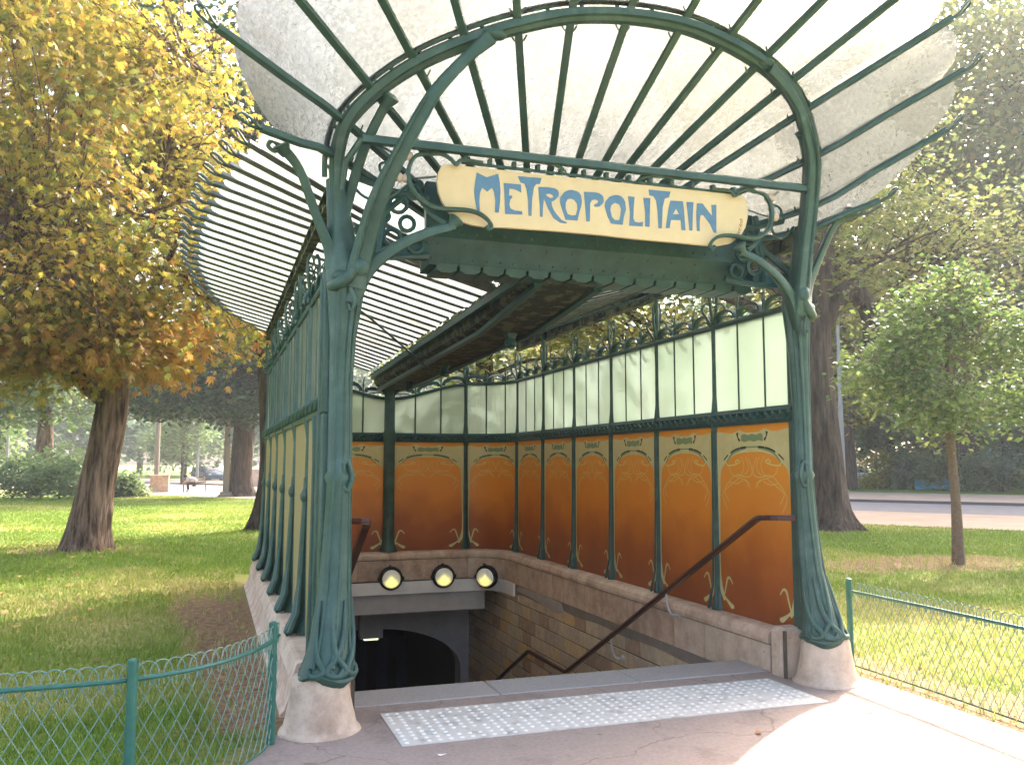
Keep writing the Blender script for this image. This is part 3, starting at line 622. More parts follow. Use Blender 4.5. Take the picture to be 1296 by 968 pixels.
# side roof: bars and panes from the valley gutter out over both walls
def xe(y): return float(np.interp(y, [-.4, 0, .9, 2.6, 4.05, 5.4, 6.4, 7.0, 7.4], [2.26, 2.36, 2.52, 2.70, 2.74, 2.58, 2.28, 1.85, 1.4]))
def side_bar(k, sd):
    yo = -.09 + .27 * k; yi = max(yo, 1.13 + .03 * k); x1 = xe(yo)
    return [np.array((sd * .34, yi, 3.045 - .012 * yi)), np.array((sd * 1.8, yo + (yi - yo) * .3, 3.425)), np.array((sd * x1, yo, 3.425 + .27 * (x1 - 1.8)))]
NB = 28
for sd in (-1, 1):
    allb = [side_bar(k, sd) for k in range(NB)]
    for k, P in enumerate(allb):
        m = MB(); m.tube([P[0], P[1], P[2]], .027, prof=flatp); hook(m, P[2], P[2] - P[1], .75); m.sphere(P[1] - (0, 0, .03), .022, 6, 4)
        m.build('roof_rib', 'rib', ent, smooth=True, angle=50)
    first = [APEX + (archp[0 if sd < 0 else 15] - APEX) * .15, archp[0 if sd < 0 else 15], tips[0 if sd < 0 else 15]]
    seq = [first] + allb
    for k in range(len(seq) - 1):
        A, B_ = seq[k], seq[k + 1]; V = []; nb = 5
        for v in (0, .25, .5, .75, 1):
            p = [A[j] * (1 - v) + B_[j] * v for j in range(3)]; e = .80 + .14 * math.sin(PI * v) ** .6
            for q in (p[0], p[0] * .5 + p[1] * .5, p[1], p[1] + (p[2] - p[1]) * .5 * e, p[1] + (p[2] - p[1]) * e): V.append(q + np.array((0, 0, .010)))
        F = [(a * nb + c_, a * nb + c_ + 1, (a + 1) * nb + c_ + 1, (a + 1) * nb + c_) for a in range(4) for c_ in range(nb - 1)]
        n0 = len(V); V2 = [v_ + (0, 0, .006) for v_ in V]; F2 = [tuple(reversed([x + n0 for x in f])) for f in F]
        MB().add(V + V2, F + F2).build('roof_glass', 'glass_roof', ent)

# purlins on the tall posts
for sd in (-1, 1):
    m = MB(); x = sd * 1.80
    m.box(x - .035, x + .035, .12, 6.75, 3.39, 3.405).box(x - .012, x + .012, .12, 6.75, 3.30, 3.39).box(x - .035, x + .035, .12, 6.75, 3.285, 3.30)
    for k in range(26): m.box(x - .03, x + .03, .25 + k * .25, .265 + k * .25, 3.30, 3.39)
    m.build('purlin', 'iron_old', ent)
# valley gutter
m = MB()
def gz(y): return 3.035 - .014 * y
V = []; F = []; Ys = list(np.linspace(.36, 7.35, 15))
sec = [(-.37, .0), (-.37, -.045), (-.33, -.05), (-.30, -.16), (-.22, -.20), (-.22, -.225), (.22, -.225), (.22, -.20), (.30, -.16), (.33, -.05), (.37, -.045), (.37, 0), (.30, .0), (.26, -.10), (-.26, -.10), (-.30, 0)]
for y in Ys:
    for (a, b_) in sec: V.append((a * (1 - .25 * (y / 7.4)), y, gz(y) + b_ * float(np.interp(y, [.36, 1.9], [.42, 1]))))
n = len(sec)
for i in range(len(Ys) - 1):
    for k in range(n): F.append((i * n + k, i * n + (k + 1) % n, (i + 1) * n + (k + 1) % n, (i + 1) * n + k))
F += [tuple(range(n)), tuple((len(Ys) - 1) * n + k for k in range(n - 1, -1, -1))]
gut = MB().add(V, F).build('valley_gutter', 'iron_old', ent)
m = MB()
for s_ in (-1, 1):
    m.tube([(s_ * .36, .4, gz(.4) - .05), (s_ * .27, 7.3, gz(7.3) - .05)], .022, prof=[(-1, -1.6), (1, -1.6), (1, 1), (-1, 1)])
    m.tube([(s_ * .24, .4, gz(.4) - .11), (s_ * .235, 1.9, gz(1.9) - .235), (s_ * .18, 7.3, gz(7.3) - .235)], .018, prof=[(-1.6, -1), (1.6, -1), (1.6, 1), (-1.6, 1)])
    for k in range(58): y = .5 + k * .118; m.sphere((s_ * (.315 - .008 * y), y, gz(y) - .10 * float(np.interp(y, [.36, 1.9], [.42, 1]))), .011, 5, 3)
    for k in range(27): y = .45 + k * .27; m.box(s_ * .33 * (1 - .034 * y) - .02, s_ * .33 * (1 - .034 * y) + .02, y - .02, y + .02, gz(y), gz(y) + .03)
for y in (1.9, 4.3, 6.2): m.lathe((.05, y, gz(y) - .36), [(.03, 0), (.06, .03), (.045, .09), (.07, .135)], 10)
m.tube([(.05, 1.9, gz(1.9) - .33), (.05, 4.3, gz(4.3) - .34), (.04, 6.2, gz(6.2) - .34)], .012, n=6)
m.tube([(.06, 4.3, gz(4.3) - .33), (1.0, 3.3, 3.1), (1.75, 2.34, 3.33)], .012, n=6); m.tube([(-.06, 4.3, gz(4.3) - .33), (-1.0, 3.3, 3.1), (-1.75, 2.34, 3.33)], .012, n=6)
m.build('gutter_flange', 'iron_dark', gut)
# front girder with folded plate, rivets and stepped lower edge
m = MB(); x0, x1 = -1.16, 1.42
m.add([(x0, .10, 3.52), (x1, .10, 3.52), (x1, .10, 3.14), (x0, .10, 3.14), (x1 - .05, .22, 2.975), (x0 + .05, .22, 2.975), (x1 - .05, .5, 2.965), (x0 + .05, .5, 2.965), (x1 - .05, .5, 3.02), (x0 + .05, .5, 3.02), (x1, .16, 3.2), (x0, .16, 3.2), (x1, .16, 3.52), (x0, .16, 3.52)],
      [(0, 1, 2, 3), (3, 2, 4, 5), (5, 4, 6, 7), (7, 6, 8, 9), (9, 8, 10, 11), (11, 10, 12, 13), (13, 12, 1, 0), (0, 3, 5, 7, 9, 11, 13), (1, 12, 10, 8, 6, 4, 2)])
gir = m.build('girder', 'iron_dark', ent)
m = MB()
for k in range(15):
    x = x0 + .1 + k * .17; m.add([(x, .205, 2.985), (x + .15, .205, 2.985), (x + .15, .215, 2.95), (x + .11, .225, 2.925), (x + .04, .225, 2.925), (x, .215, 2.95)], [(0, 1, 2, 3, 4, 5)]).box(x, x + .15, .22, .5, 2.94, 2.96)
m.box(x0 - .55, x0 + .02, .08, .2, 2.99, 3.08).box(x1 - .02, x1 + .34, .08, .2, 2.99, 3.08)
m.build('stepped_edge', 'iron_dark', gir)
m = MB()
for k in range(26):
    x = x0 + .06 + k * .1; m.sphere((x, .098, 3.18), .0095, 6, 4).sphere((x, .192, 3.012), .0095, 6, 4)
    if k % 2 == 0: m.sphere((x + .03, .13, 3.10), .0095, 6, 4)
    if k == 12: m.box(x, x + .004, .094, .1, 3.14, 3.5)
tag(m.build('rivets', 'iron', gir, smooth=True), kind='stuff')
# tie bar above the sign
m = MB(); A = np.array((-1.66, -.27, 3.625)); B_ = np.array((1.72, -.27, 3.645))
m.tube([A, B_], .022, prof=[(-1.2, -1.2), (1.2, -1.2), (1.2, .6), (.4, 1.3), (-.4, 1.3), (-1.2, .6)])
m.tube([A, A + (-.09, .06, -.14), A + (-.1, .12, -.3)], [.022, .02, .016], n=6); m.tube([B_, B_ + (.05, .06, -.14), B_ + (.06, .12, -.3)], [.022, .02, .016], n=6)
m.build('tie_bar', 'iron', ent)

# ------------------------------------------------------------------ the sign
sg = thing('metropolitain_sign', 'long cream enamel METROPOLITAIN board with blue letters in iron scroll brackets', 'sign', (0, -.2, 3.36))
BOARD = [(-1.133, 3.528), (-1.155, 3.481), (-1.163, 3.418), (-1.154, 3.356), (-1.131, 3.296), (-1.085, 3.229), (-1.013, 3.176), (-.93, 3.155), (-0.84, 3.149), (-0.7, 3.157), (-0.396, 3.164), (-0.011, 3.166), (0.251, 3.160), (0.587, 3.161), (0.8, 3.160), (.92, 3.166), (1.019, 3.191), (1.11, 3.26), (1.148, 3.32), (1.167, 3.39), (1.172, 3.455), (1.165, 3.50), (1.146, 3.538), (1.091, 3.560), (.99, 3.558), (0.6, 3.554), (-0.12, 3.546), (-0.6, 3.544), (-.95, 3.542), (-1.06, 3.542), (-1.11, 3.538)]
bo = flat([BOARD], .028, 'board', 'board', sg, lambda u, v, w_: (u, -.2 + w_, v))
GL = [[[(-0.896, 3.507), (-0.83, 3.482), (-0.75, 3.514), (-.738, 3.46), (-0.733, 3.399), (-.736, 3.33), (-0.745, 3.253), (-0.771, 3.252), (-0.768, 3.332), (-0.778, 3.39), (-0.791, 3.416), (-0.824, 3.385), (-0.859, 3.409), (-0.875, 3.371), (-0.879, 3.321), (-0.875, 3.249), (-0.893, 3.249), (-.904, 3.3), (-0.912, 3.354), (-0.914, 3.39), (-.905, 3.46)]],
[[(-0.71, 3.456), (-0.59, 3.458), (-0.587, 3.403), (-0.606, 3.412), (-0.635, 3.423), (-0.671, 3.424), (-0.674, 3.376), (-0.652, 3.376), (-0.65, 3.362), (-0.665, 3.35), (-0.671, 3.314), (-0.663, 3.288), (-0.635, 3.277), (-0.583, 3.277), (-0.578, 3.255), (-0.701, 3.248), (-0.703, 3.348)]],
[[(-0.611, 3.513), (-0.441, 3.518), (-0.455, 3.476), (-0.48, 3.473), (-0.497, 3.447), (-0.511, 3.357), (-0.515, 3.251), (-0.535, 3.251), (-0.538, 3.355), (-0.551, 3.436), (-0.564, 3.467), (-0.592, 3.473)]],
[[(-0.465, 3.455), (-0.395, 3.46), (-0.346, 3.457), (-.325, 3.448), (-0.319, 3.434), (-.317, 3.418), (-0.322, 3.402), (-0.347, 3.374), (-0.371, 3.362), (-0.368, 3.334), (-.356, 3.307), (-0.337, 3.282), (-0.298, 3.243), (-0.259, 3.23), (-0.264, 3.222), (-0.308, 3.224), (-0.357, 3.252), (-0.396, 3.313), (-0.415, 3.358), (-0.426, 3.375), (-0.432, 3.328), (-0.436, 3.251), (-0.454, 3.252), (-0.455, 3.326), (-0.461, 3.39)], [(-0.41, 3.412), (-0.381, 3.417), (-0.361, 3.408), (-0.358, 3.393), (-0.381, 3.387), (-0.405, 3.398)]],
[[(-0.223, 3.459), (-0.184, 3.454), (-.166, 3.444), (-0.154, 3.426), (-0.148, 3.384), (-.154, 3.35), (-0.165, 3.317), (-0.182, 3.251), (-0.269, 3.248), (-0.29, 3.305), (-0.308, 3.359), (-0.309, 3.381), (-0.306, 3.401), (-0.278, 3.438), (-0.253, 3.453)], [(-0.231, 3.399), (-0.204, 3.392), (-0.184, 3.366), (-0.182, 3.329), (-0.195, 3.286), (-0.225, 3.281), (-0.254, 3.289), (-0.269, 3.325), (-0.268, 3.363), (-0.254, 3.39)]],
[[(-0.133, 3.455), (-0.047, 3.46), (-.02, 3.457), (-0.004, 3.449), (.01, 3.437), (0.015, 3.422), (.015, 3.4), (0.008, 3.386), (-0.017, 3.363), (-0.048, 3.357), (-0.062, 3.368), (-0.048, 3.378), (-0.029, 3.388), (-0.025, 3.404), (-0.047, 3.41), (-0.074, 3.403), (-0.087, 3.377), (-0.091, 3.252), (-0.116, 3.251), (-0.124, 3.35)]],
[[(0.1, 3.456), (.125, 3.457), (0.147, 3.452), (.166, 3.437), (0.178, 3.414), (0.184, 3.362), (0.167, 3.308), (0.157, 3.251), (0.069, 3.252), (0.045, 3.296), (0.024, 3.364), (.024, 3.386), (0.03, 3.406), (0.059, 3.44)], [(0.102, 3.401), (0.134, 3.392), (0.146, 3.364), (0.142, 3.323), (0.132, 3.281), (0.098, 3.278), (0.076, 3.299), (0.064, 3.345), (0.071, 3.38)]],
[[(0.201, 3.458), (0.252, 3.457), (0.244, 3.385), (0.24, 3.303), (0.252, 3.28), (.28, 3.277), (0.313, 3.286), (0.312, 3.253), (0.208, 3.249), (0.215, 3.347)]],
[[(0.319, 3.458), (0.374, 3.461), (0.369, 3.362), (0.365, 3.255), (0.331, 3.255), (0.333, 3.359)]],
[[(0.362, 3.521), (0.535, 3.524), (0.521, 3.481), (0.488, 3.469), (0.471, 3.407), (0.461, 3.252), (0.436, 3.252), (0.431, 3.368), (0.42, 3.45), (0.399, 3.478), (0.368, 3.48)]],
[[(0.534, 3.459), (0.633, 3.464), (0.64, 3.412), (0.65, 3.254), (0.618, 3.254), (0.613, 3.325), (0.535, 3.32), (0.523, 3.26), (0.493, 3.257), (0.508, 3.351), (0.52, 3.412)], [(0.579, 3.406), (0.602, 3.366), (0.551, 3.361)]],
[[(0.662, 3.462), (0.719, 3.465), (0.711, 3.37), (0.706, 3.257), (0.682, 3.257), (0.673, 3.367)]],
[[(0.746, 3.46), (0.793, 3.463), (0.846, 3.401), (0.87, 3.379), (0.865, 3.46), (0.906, 3.465), (0.901, 3.257), (0.881, 3.259), (0.851, 3.316), (0.798, 3.378), (0.775, 3.376), (0.766, 3.327), (0.765, 3.258), (0.743, 3.259), (0.74, 3.373)]]]
for g in GL: flat(g, .003, 'letter', 'blue', bo, lambda u, v, w_: (u, -.2158 + w_, v))
# small faded signature along the right end
tx = bpy.data.curves.new('t', 'FONT'); tx.body = 'Guimard Arch'; tx.size = .042; tx.shear = .4; tx.extrude = .0005
to = bpy.data.objects.new('t', tx); C.objects.link(to); dg = bpy.context.evaluated_depsgraph_get(); me = bpy.data.meshes.new_from_object(to.evaluated_get(dg))
b_ = MB(); V = []
for v in me.vertices:
    s_ = v.co.x; a = -1.0 + s_ / .24 * 1.0; r = .20 - v.co.y; V.append((.925 + r * math.cos(a), -.2155 - v.co.z, 3.375 + r * math.sin(a)))
b_.add(V, [tuple(p_.vertices) for p_ in me.polygons]).build('signature', 'sig', bo)
bpy.data.objects.remove(to); bpy.data.meshes.remove(me)
for sd in (1, -1):
    m = MB(); f = lambda pts: [(sd * x, y, z) for x, y, z in pts]
    m.tube(catmull(f([(1.225, -.24, 3.585), (1.30, -.24, 3.57), (1.345, -.24, 3.51), (1.358, -.24, 3.42), (1.315, -.25, 3.31), (1.215, -.26, 3.238), (1.13, -.26, 3.227), (.99, -.26, 3.234), (.90, -.26, 3.222), (.84, -.265, 3.185), (.812, -.27, 3.14), (.83, -.27, 3.122), (.85, -.27, 3.14)]), 5), [.012, .016, .019, .02, .02, .018, .016, .014, .016, .02], prof=star(8, 2, .2))
    m.tube(catmull(f([(1.225, -.24, 3.585), (1.15, -.24, 3.598), (1.09, -.24, 3.575), (1.05, -.245, 3.538), (1.03, -.245, 3.55), (1.0, -.24, 3.572), (.86, -.235, 3.572)]), 5), [.016, .015, .013, .016, .012, .011], n=6)
    m.tube(catmull(f([(1.17, -.22, 3.45), (1.3, -.2, 3.43), (1.40, -.2, 3.42)]), 3), .007, n=5)
    m.tube(catmull(f([(1.40, -.2, 3.41), (1.50, -.15, 3.44), (1.52, -.12, 3.52), (1.46, -.1, 3.55), (1.42, -.12, 3.50)]), 4), [.012, .010, .008], n=5)
    m.tube(catmull(f([(1.36, -.22, 3.56), (1.44, -.15, 3.60), (1.52, -.1, 3.66)]), 4), [.012, .010, .008], n=5)
    m.tube(catmull(f([(1.35, -.22, 3.38), (1.47, -.12, 3.30), (1.6, -.05, 3.32), (1.7, -.03, 3.42)]), 4), .011, n=5)
    m.tube(catmull(f([(1.28, -.22, 3.29), (1.22, -.24, 3.20), (1.12, -.27, 3.13)]), 4), [.014, .012, .02], n=6)
    m.build('scroll_bracket', 'iron', sg, smooth=True)
    for x, z in ((1.36, 3.558), (1.39, 3.415)): MB().lathe((sd * (x - .035), -.225, z), [(.020, 0), (.030, .008), (.030, .026), (.022, .032), (.022, .040), (.031, .046), (.031, .062), (.02, .070)], 12, axis=(sd, .25, .08)).build('insulator', 'porcelain', sg, smooth=True)
m = MB(); m.box(-1.0, 1.05, -.222, -.205, 3.556, 3.572)
for k in range(13): x = -.98 + k * .168; m.box(x - .012, x + .012, -.25, -.21, 3.565, 3.60)
for s_ in (-1, 1): m.tube(catmull([(s_ * .62, -.25, 3.61), (s_ * .45, -.255, 3.615), (s_ * .33, -.25, 3.60), (s_ * .27, -.235, 3.57)], 4), [.008, .014, .012, .006], n=6)
m.build('hanging_rail', 'iron', sg)

# ------------------------------------------------------------------ stone parapet and stairwell
par = thing('stone_parapet', 'low pink limestone parapet carrying the iron and orange panel walls', 'parapet', (0, 0, 0))
def prism(b, t0, t1, prof, n=1, jit=0):
    V = []; F = []; k = len(prof)
    for i in range(n + 1):
        t = t0 + (t1 - t0) * i / n
        for (o, z) in prof: V.append(b.P(t, z + jit * math.sin(o * 40 + t * 7), o))
    for i in range(n):
        for j in range(k): F.append((i * k + j, (i + 1) * k + j, (i + 1) * k + (j + 1) % k, i * k + (j + 1) % k))
    F += [tuple(range(k)), tuple(n * k + j for j in range(k - 1, -1, -1))]
    return MB().add(V, F)
cop = [(.150, .222), (.172, .228), (.176, .262), (.165, .300), (.135, .326), (.10, .334), (-.12, .334), (-.150, .325), (-.165, .29), (-.19, .222)]
base = [(.158, -.075), (.160, .216), (-.18, .216), (-.20, .12), (-.225, .045), (-.25, .02), (-.26, -.08)]
for b in bays:
    n = 8 if b.kind == 'corner' else 1; e = .004 / b.L; t0 = .16 if b.idx == 0 else 0; mt = random.choice(['stone', 'stone2'])
    prism(b, t0 + e, 1 - e, cop, n).build('coping_stone', mt, par)
    q = (.0 if b.kind == 'corner' else random.uniform(.35, .65)); cuts = [t0, 1] if not q or b.idx == 0 else [t0, q, 1]
    for j in range(len(cuts) - 1): prism(b, cuts[j] + e, cuts[j + 1] - e, base, n).build('base_block', random.choice(['stone', 'stone', 'stone2']), par)
    prism(b, t0, 1, [(.145, -.08), (.145, .30), (-.14, .30), (-.16, -.08)], n).build('core', 'mortar', par)
for sd in (-1, 1):
    MB().box(sd * 1.75 - .155, sd * 1.75 + .155, .10, .28, -.05, .375, c=.035).build('end_block', 'stone2', par)
    MB().box(sd * 1.606 - .01, sd * 1.606 + .01, .08, .102, 0, .36).build('joint', 'mortar', par)
    pl = MB().lathe((sd * 1.83, -.085, 0), [(.245, -.03), (.247, .012), (.24, .03), (.226, .038), (.218, .055), (.206, .10), (.19, .17), (.178, .24), (.172, .30), (.162, .335), (.145, .345)], 40, wob=.03)
    o = pl.build('pillar_plinth', 'stone2', None, smooth=True)
    tag(o, 'round flared stone plinth under the %s green pillar beside the %s' % (('left', 'curved wire fence') if sd < 0 else ('right', 'straight wire fence')), 'plinth')

stw = thing('stairwell', 'sunken stairwell with tiled right wall and dark arched passage', 'stairwell', (0, 0, 0))
b5 = [b for b in bays if b.side > 0]
# render band and pale patch on the right wall
for sd in (1, -1):
    m = MB(); ys = np.linspace(.72, 6.45, 24); V = []; F = []
    for y in ys:
        zb = -.17 - .012 * math.sin(y * 5) - .05 * max(0, (y - 4) / 2.4); V += [(sd * 1.628, y, -.072), (sd * 1.628, y, zb), (sd * 1.66, y, zb), (sd * 1.66, y, -.072)]
    for i in range(len(ys) - 1):
        for k in range(4): F.append((4 * i + k, 4 * i + 4 + k, 4 * i + 4 + (k + 1) % 4, 4 * i + (k + 1) % 4))
    m.add(V, F).build('render_band', 'render', stw)
flat([[(4.6, -.09), (5.1, -.078), (5.9, -.085), (6.2, -.10), (6.25, -.16), (5.8, -.17), (5.2, -.20), (4.75, -.24), (4.5, -.20)]], .006, 'plaster_patch', 'patch', stw, lambda u, v, w_: (1.623 + w_, u, v))
# brick-sized tiles on the visible right wall, joints recessed
k = 0
for r in range(13):
    z1 = -.16 - r * .172; z0 = z1 - .158; off = (r % 2) * .168
    for c_ in range(26):
        ya = .85 + off + c_ * .336; yb = ya + .322
        zv = 1.6 - 1.6 * (yb + 5.625) / 6.35
        if z1 < zv - .25 or ya > 8.65: continue
        if k < 295: MB().box(1.632 + random.uniform(-.004, .004), 1.67, ya, min(yb, 8.69), z0, z1, c=.005).build('wall_tile', 'tile%d' % random.choice([0, 0, 1, 2, 2, 3, 4]), stw); k += 1
m = MB(); m.add([(1.648, .72, 0.0), (1.648, 14, 0.0), (1.648, 14, -4.6), (1.648, .72, -4.6)], [(0, 1, 2, 3)]); m.build('side_wall', 'mortar', stw)
m = MB(); m.add([(-1.648, .72, -.07), (-1.648, 14, -.07), (-1.648, 14, -4.6), (-1.648, .72, -4.6)], [(0, 1, 2, 3)]); m.build('side_wall', 'tile2', stw)
# apse face: white curved lintel, grey slab, arch wall, tunnel
cp = []
for b in (b5[5], b5[6], b5[7]):
    for t in ((.72, .85) if b.idx == 5 else [i / 8 for i in range(9)]): cp.append(b.P(t, 0, .15)[:2])
full = [(x, y, 0) for x, y in cp] + [(-x, y, 0) for x, y in reversed(cp[:-1])]
MB().sweep(full, [(-.035, -.25), (-.028, -.075), (.14, -.075), (.14, -.25)]).build('white_lintel', 'white', stw)
MB().box(-1.5, 1.42, 7.12, 7.95, -.53, -.252, c=.01).build('lintel_slab', 'greyw', stw)
MB().box(-1.62, 1.62, 7.95, 8.72, -.60, -.50).build('soffit', 'greyw', stw)
hole = [(1.50, -3.9)] + [(1.50 * math.cos(q), -1.72 + .70 * math.sin(q)) for q in np.linspace(0, PI, 25)] + [(-1.50, -3.9)]
flat([[(1.645, -.53), (-1.645, -.53), (-1.645, -3.9)] + hole[::-1] + [(1.645, -3.9)]], .35, 'arch_wall', 'greyw', stw, lambda u, v, w_: (u, 8.90 + w_, v))
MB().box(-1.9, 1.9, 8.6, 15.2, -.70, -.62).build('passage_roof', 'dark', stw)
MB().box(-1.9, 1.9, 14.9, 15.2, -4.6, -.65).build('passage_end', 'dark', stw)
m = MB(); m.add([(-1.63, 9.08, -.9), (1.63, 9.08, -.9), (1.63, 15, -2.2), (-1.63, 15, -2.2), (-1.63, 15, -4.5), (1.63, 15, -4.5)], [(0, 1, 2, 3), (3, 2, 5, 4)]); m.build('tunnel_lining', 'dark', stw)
m = MB()
for k in range(7): x = -1.3 + k * .42; m.box(x, x + .22, 12.5, 12.56, -4.4, -1.9)
m.build('passage_panel', 'cloth2', stw)
for k in range(13): MB().box(-1.62, 1.62, .72 + k * .315, .72 + (k + 1) * .315 + .03, -.16 * (k + 1) - .10, -.16 * (k + 1), c=.008).build('stair_step', 'tread', stw)
MB().box(-1.62, 1.62, 4.815, 6.15, -2.34, -2.245).build('landing', 'tread', stw)
for k in range(12): MB().box(-1.62, 1.62, 6.12 + k * .315, 6.12 + (k + 1) * .315 + .03, -2.245 - .16 * (k + 1) - .10, -2.245 - .16 * (k + 1), c=.008).build('stair_step', 'tread', stw)
MB().box(-1.62, 1.62, 9.9, 15, -4.3, -4.2).build('passage_floor', 'tread', stw)
o = thing('hanging_light_box', 'grey box with a dim light strip hanging in the arch over the stairs', 'light box', (0, 8.6, -.9))
MB().box(-.20, .17, 8.52, 8.70, -1.13, -.60, c=.01).build('box_body', 'greyw', o); MB().box(-.12, .10, 8.55, 8.67, -1.16, -1.13).build('tube_light', 'tube', o)

# bulkhead lamps
def lamp(x, y, nx, ny, label):
    t = thing('bulkhead_lamp', label, 'lamp', (x, y, -.02), 'round bulkhead lamps over the stairs'); c = np.array((x, y, -.02)); ax = (nx, ny, -.12)
    m = MB(); m.lathe(c - np.array(ax) * .02, [(.12, -.06), (.165, 0), (.172, .05), (.165, .085), (.150, .095), (.140, .09), (.135, .06), (.02, .055)], 28, axis=ax)
    n_ = norm(ax); sdv = norm(np.cross(n_, (0, 0, 1)))
    for s_ in (-1, 1): m.sphere(c + sdv * .17 * s_ + n_ * .05, (.022, .022, .03), 8, 5)
    m.tube([c + sdv * .02 + (0, 0, .17) + n_ * .02, c + sdv * .02 + (0, 0, .19) + n_ * .08], .014, n=6)
    m.build('housing', 'black', t, smooth=True)
    m = MB(); up = norm(np.cross(sdv, n_)); up = up if up[2] > 0 else -up
    V = [c + n_ * .066]; pts = [(.118 * math.cos(q), .118 * math.sin(q)) for q in np.linspace(-PI, 0, 13)]; tipv = .05
    V = [c + n_ * .070 + up * tipv] + [c + n_ * .070 + sdv * a + up * b_ for a, b_ in pts[2:-2]]
    m.add(V, [(0, i, i + 1) for i in range(1, len(V) - 1)]).build('reflector', 'glow', t)
    MB().lathe(c + n_ * .060, [(.128, 0), (.05, .003), (0, .004)], 24, axis=ax).build('bowl', 'glow_grey', t)
    MB().lathe(c + n_ * .088, [(.130, 0), (.124, .02), (.10, .045), (.06, .062), (0, .068)], 24, axis=ax).build('glass_dome', 'glass_lamp', t, smooth=True)
lamp(0, 7.10, 0, -1, 'round black rimmed bulkhead lamp under the thick rear column')
lamp(.77, 7.09, 0, -1, 'round black rimmed bulkhead lamp on the white lintel, right of the rear column lamp')
lamp(1.37, 6.83, -.72, -.70, 'round black rimmed bulkhead lamp turned sideways at the right curve of the lintel')
lamp(-.77, 7.09, 0, -1, 'round black rimmed bulkhead lamp on the white lintel, hidden side behind the left pillar')

# handrails
def handrail(label, pts, brs, tube_r=.022):
    t = thing('handrail', label, 'handrail', tuple(pts[0])); m = MB()
    P = []
    for i, p in enumerate(pts):
        p = np.array(p, float)
        if 0 < i < len(pts) - 1:
            a = p + norm(np.array(pts[i - 1]) - p) * .05; b = p + norm(np.array(pts[i + 1]) - p) * .05; P += [a, (a + b + 2 * p) / 4, b]
        else: P.append(p)
    m.tube(P, tube_r, prof=[(-1, -.9), (1, -.9), (1.15, 0), (.8, .9), (-.8, .9), (-1.15, 0)], up=(0, 0, 1)); m.build('rail_bar', 'handrail', t)
    for (x, y, z, s_) in brs:
        m = MB(); m.tube(catmull([(x, y, z - .02), (x, y - .02, z - .12), (x + s_ * .02, y - .05, z - .20), (x + s_ * .09, y - .06, z - .215)], 4), .010, n=6); m.lathe((x + s_ * .108, y - .06, z - .215), [(.035, 0), (.03, .012), (.012, .022)], 12, axis=(-s_, 0, 0)); m.build('bracket', 'bracket', t, smooth=True)
handrail('dark brown handrail stepping down the right tiled wall in front of orange panels', [(1.70, -.02, 1.20), (1.52, .10, 1.20), (1.52, .27, 1.19), (1.52, 4.2, -.82), (1.52, 5.5, -.83), (1.52, 8.6, -2.4)],
         [(1.52, 1.75, .44, 1), (1.52, 2.95, -.19, 1), (1.52, 4.62, -.83, 1), (1.52, 6.2, -1.19, 1)])
handrail('short stretch of dark handrail on the left side, just behind the left pillar', [(-1.66, .9, 1.20), (-1.40, .8, 1.19), (-1.40, .92, 1.16), (-1.40, 4.2, -.60), (-1.40, 5.5, -.60), (-1.40, 7.2, -1.5)], [(-1.40, 1.75, .70, -1), (-1.40, 2.95, .05, -1)], .026)

# ------------------------------------------------------------------ ground
class VN:       # value noise
    def __init__(s, seed): s.g = np.random.default_rng(seed).random((256, 256))
    def __call__(s, x, y, sc):
        x = np.asarray(x) * sc + 500; y = np.asarray(y) * sc + 500; xi = np.floor(x).astype(int); yi = np.floor(y).astype(int); fx = x - xi; fy = y - yi
        fx = fx * fx * (3 - 2 * fx); fy = fy * fy * (3 - 2 * fy); g = s.g
        return ((g[xi % 256, yi % 256] * (1 - fx) + g[(xi + 1) % 256, yi % 256] * fx) * (1 - fy) + (g[xi % 256, (yi + 1) % 256] * (1 - fx) + g[(xi + 1) % 256, (yi + 1) % 256] * fx) * fy)
vn = VN(3)
def fbm(x, y, sc, o=4): return sum(vn(x + 17 * i, y - 9 * i, sc * 2 ** i) / 2 ** i for i in range(o)) / (2 - 2 ** (1 - o))
def dirt(x, y):         # bare earth amount 0..1
    x = np.asarray(x, float); y = np.asarray(y, float); n = fbm(x, y, .9) - .5; n2 = fbm(x + 40, y, 3.0) - .5
    a = 1 - np.clip((np.abs(x + 2.15 + .055 * y) - (.13 + .035 * y) - n * .35) / .2, 0, 1); a = a * np.clip((y + .4) / .6, 0, 1) * np.clip((7.8 - y) / 2.5, 0, 1)
    c = 1 - np.clip((x - 2.2 - (.50 + n * .9)) / .25, 0, 1); c = c * (x > 2) * np.clip((1.2 - y) / .8, 0, 1)
    e = 1 - np.clip((np.hypot((x - 8.7) / 2.0, (y - 5.9) / 1.15) - .75 - n * .9) / .35, 0, 1)
    f = np.clip((n2 + n - .28) * 6, 0, 1) * .8
    h = 1 - np.clip((np.hypot(x + 4.7, y - 12.9) - .9 - n) / .4, 0, 1)
    return np.clip(np.maximum.reduce([a, c * .9, e * .85, f * .6, h * .6]), 0, 1)
def dry(x, y): return np.clip((fbm(x - 30, y + 12, .45) - .47) * 3.2 + .5 * np.clip(fbm(x, y, 2.2) - .5, 0, 1) * 2 + dirt(x, y) * .8, 0, 1)
mg = bpy.data.materials.new('lawn_ground'); mg.use_nodes = True; M['lawn'] = mg
n = mg.node_tree.nodes; l = mg.node_tree.links; b_ = n['Principled BSDF']; b_.inputs['Roughness'].default_value = .95; b_.inputs['Specular IOR Level'].default_value = .15
at = n.new('ShaderNodeAttribute'); at.attribute_name = 'soil'; sp = n.new('ShaderNodeSeparateColor'); l.new(at.outputs['Color'], sp.inputs[0])
g = n.new('ShaderNodeNewGeometry')
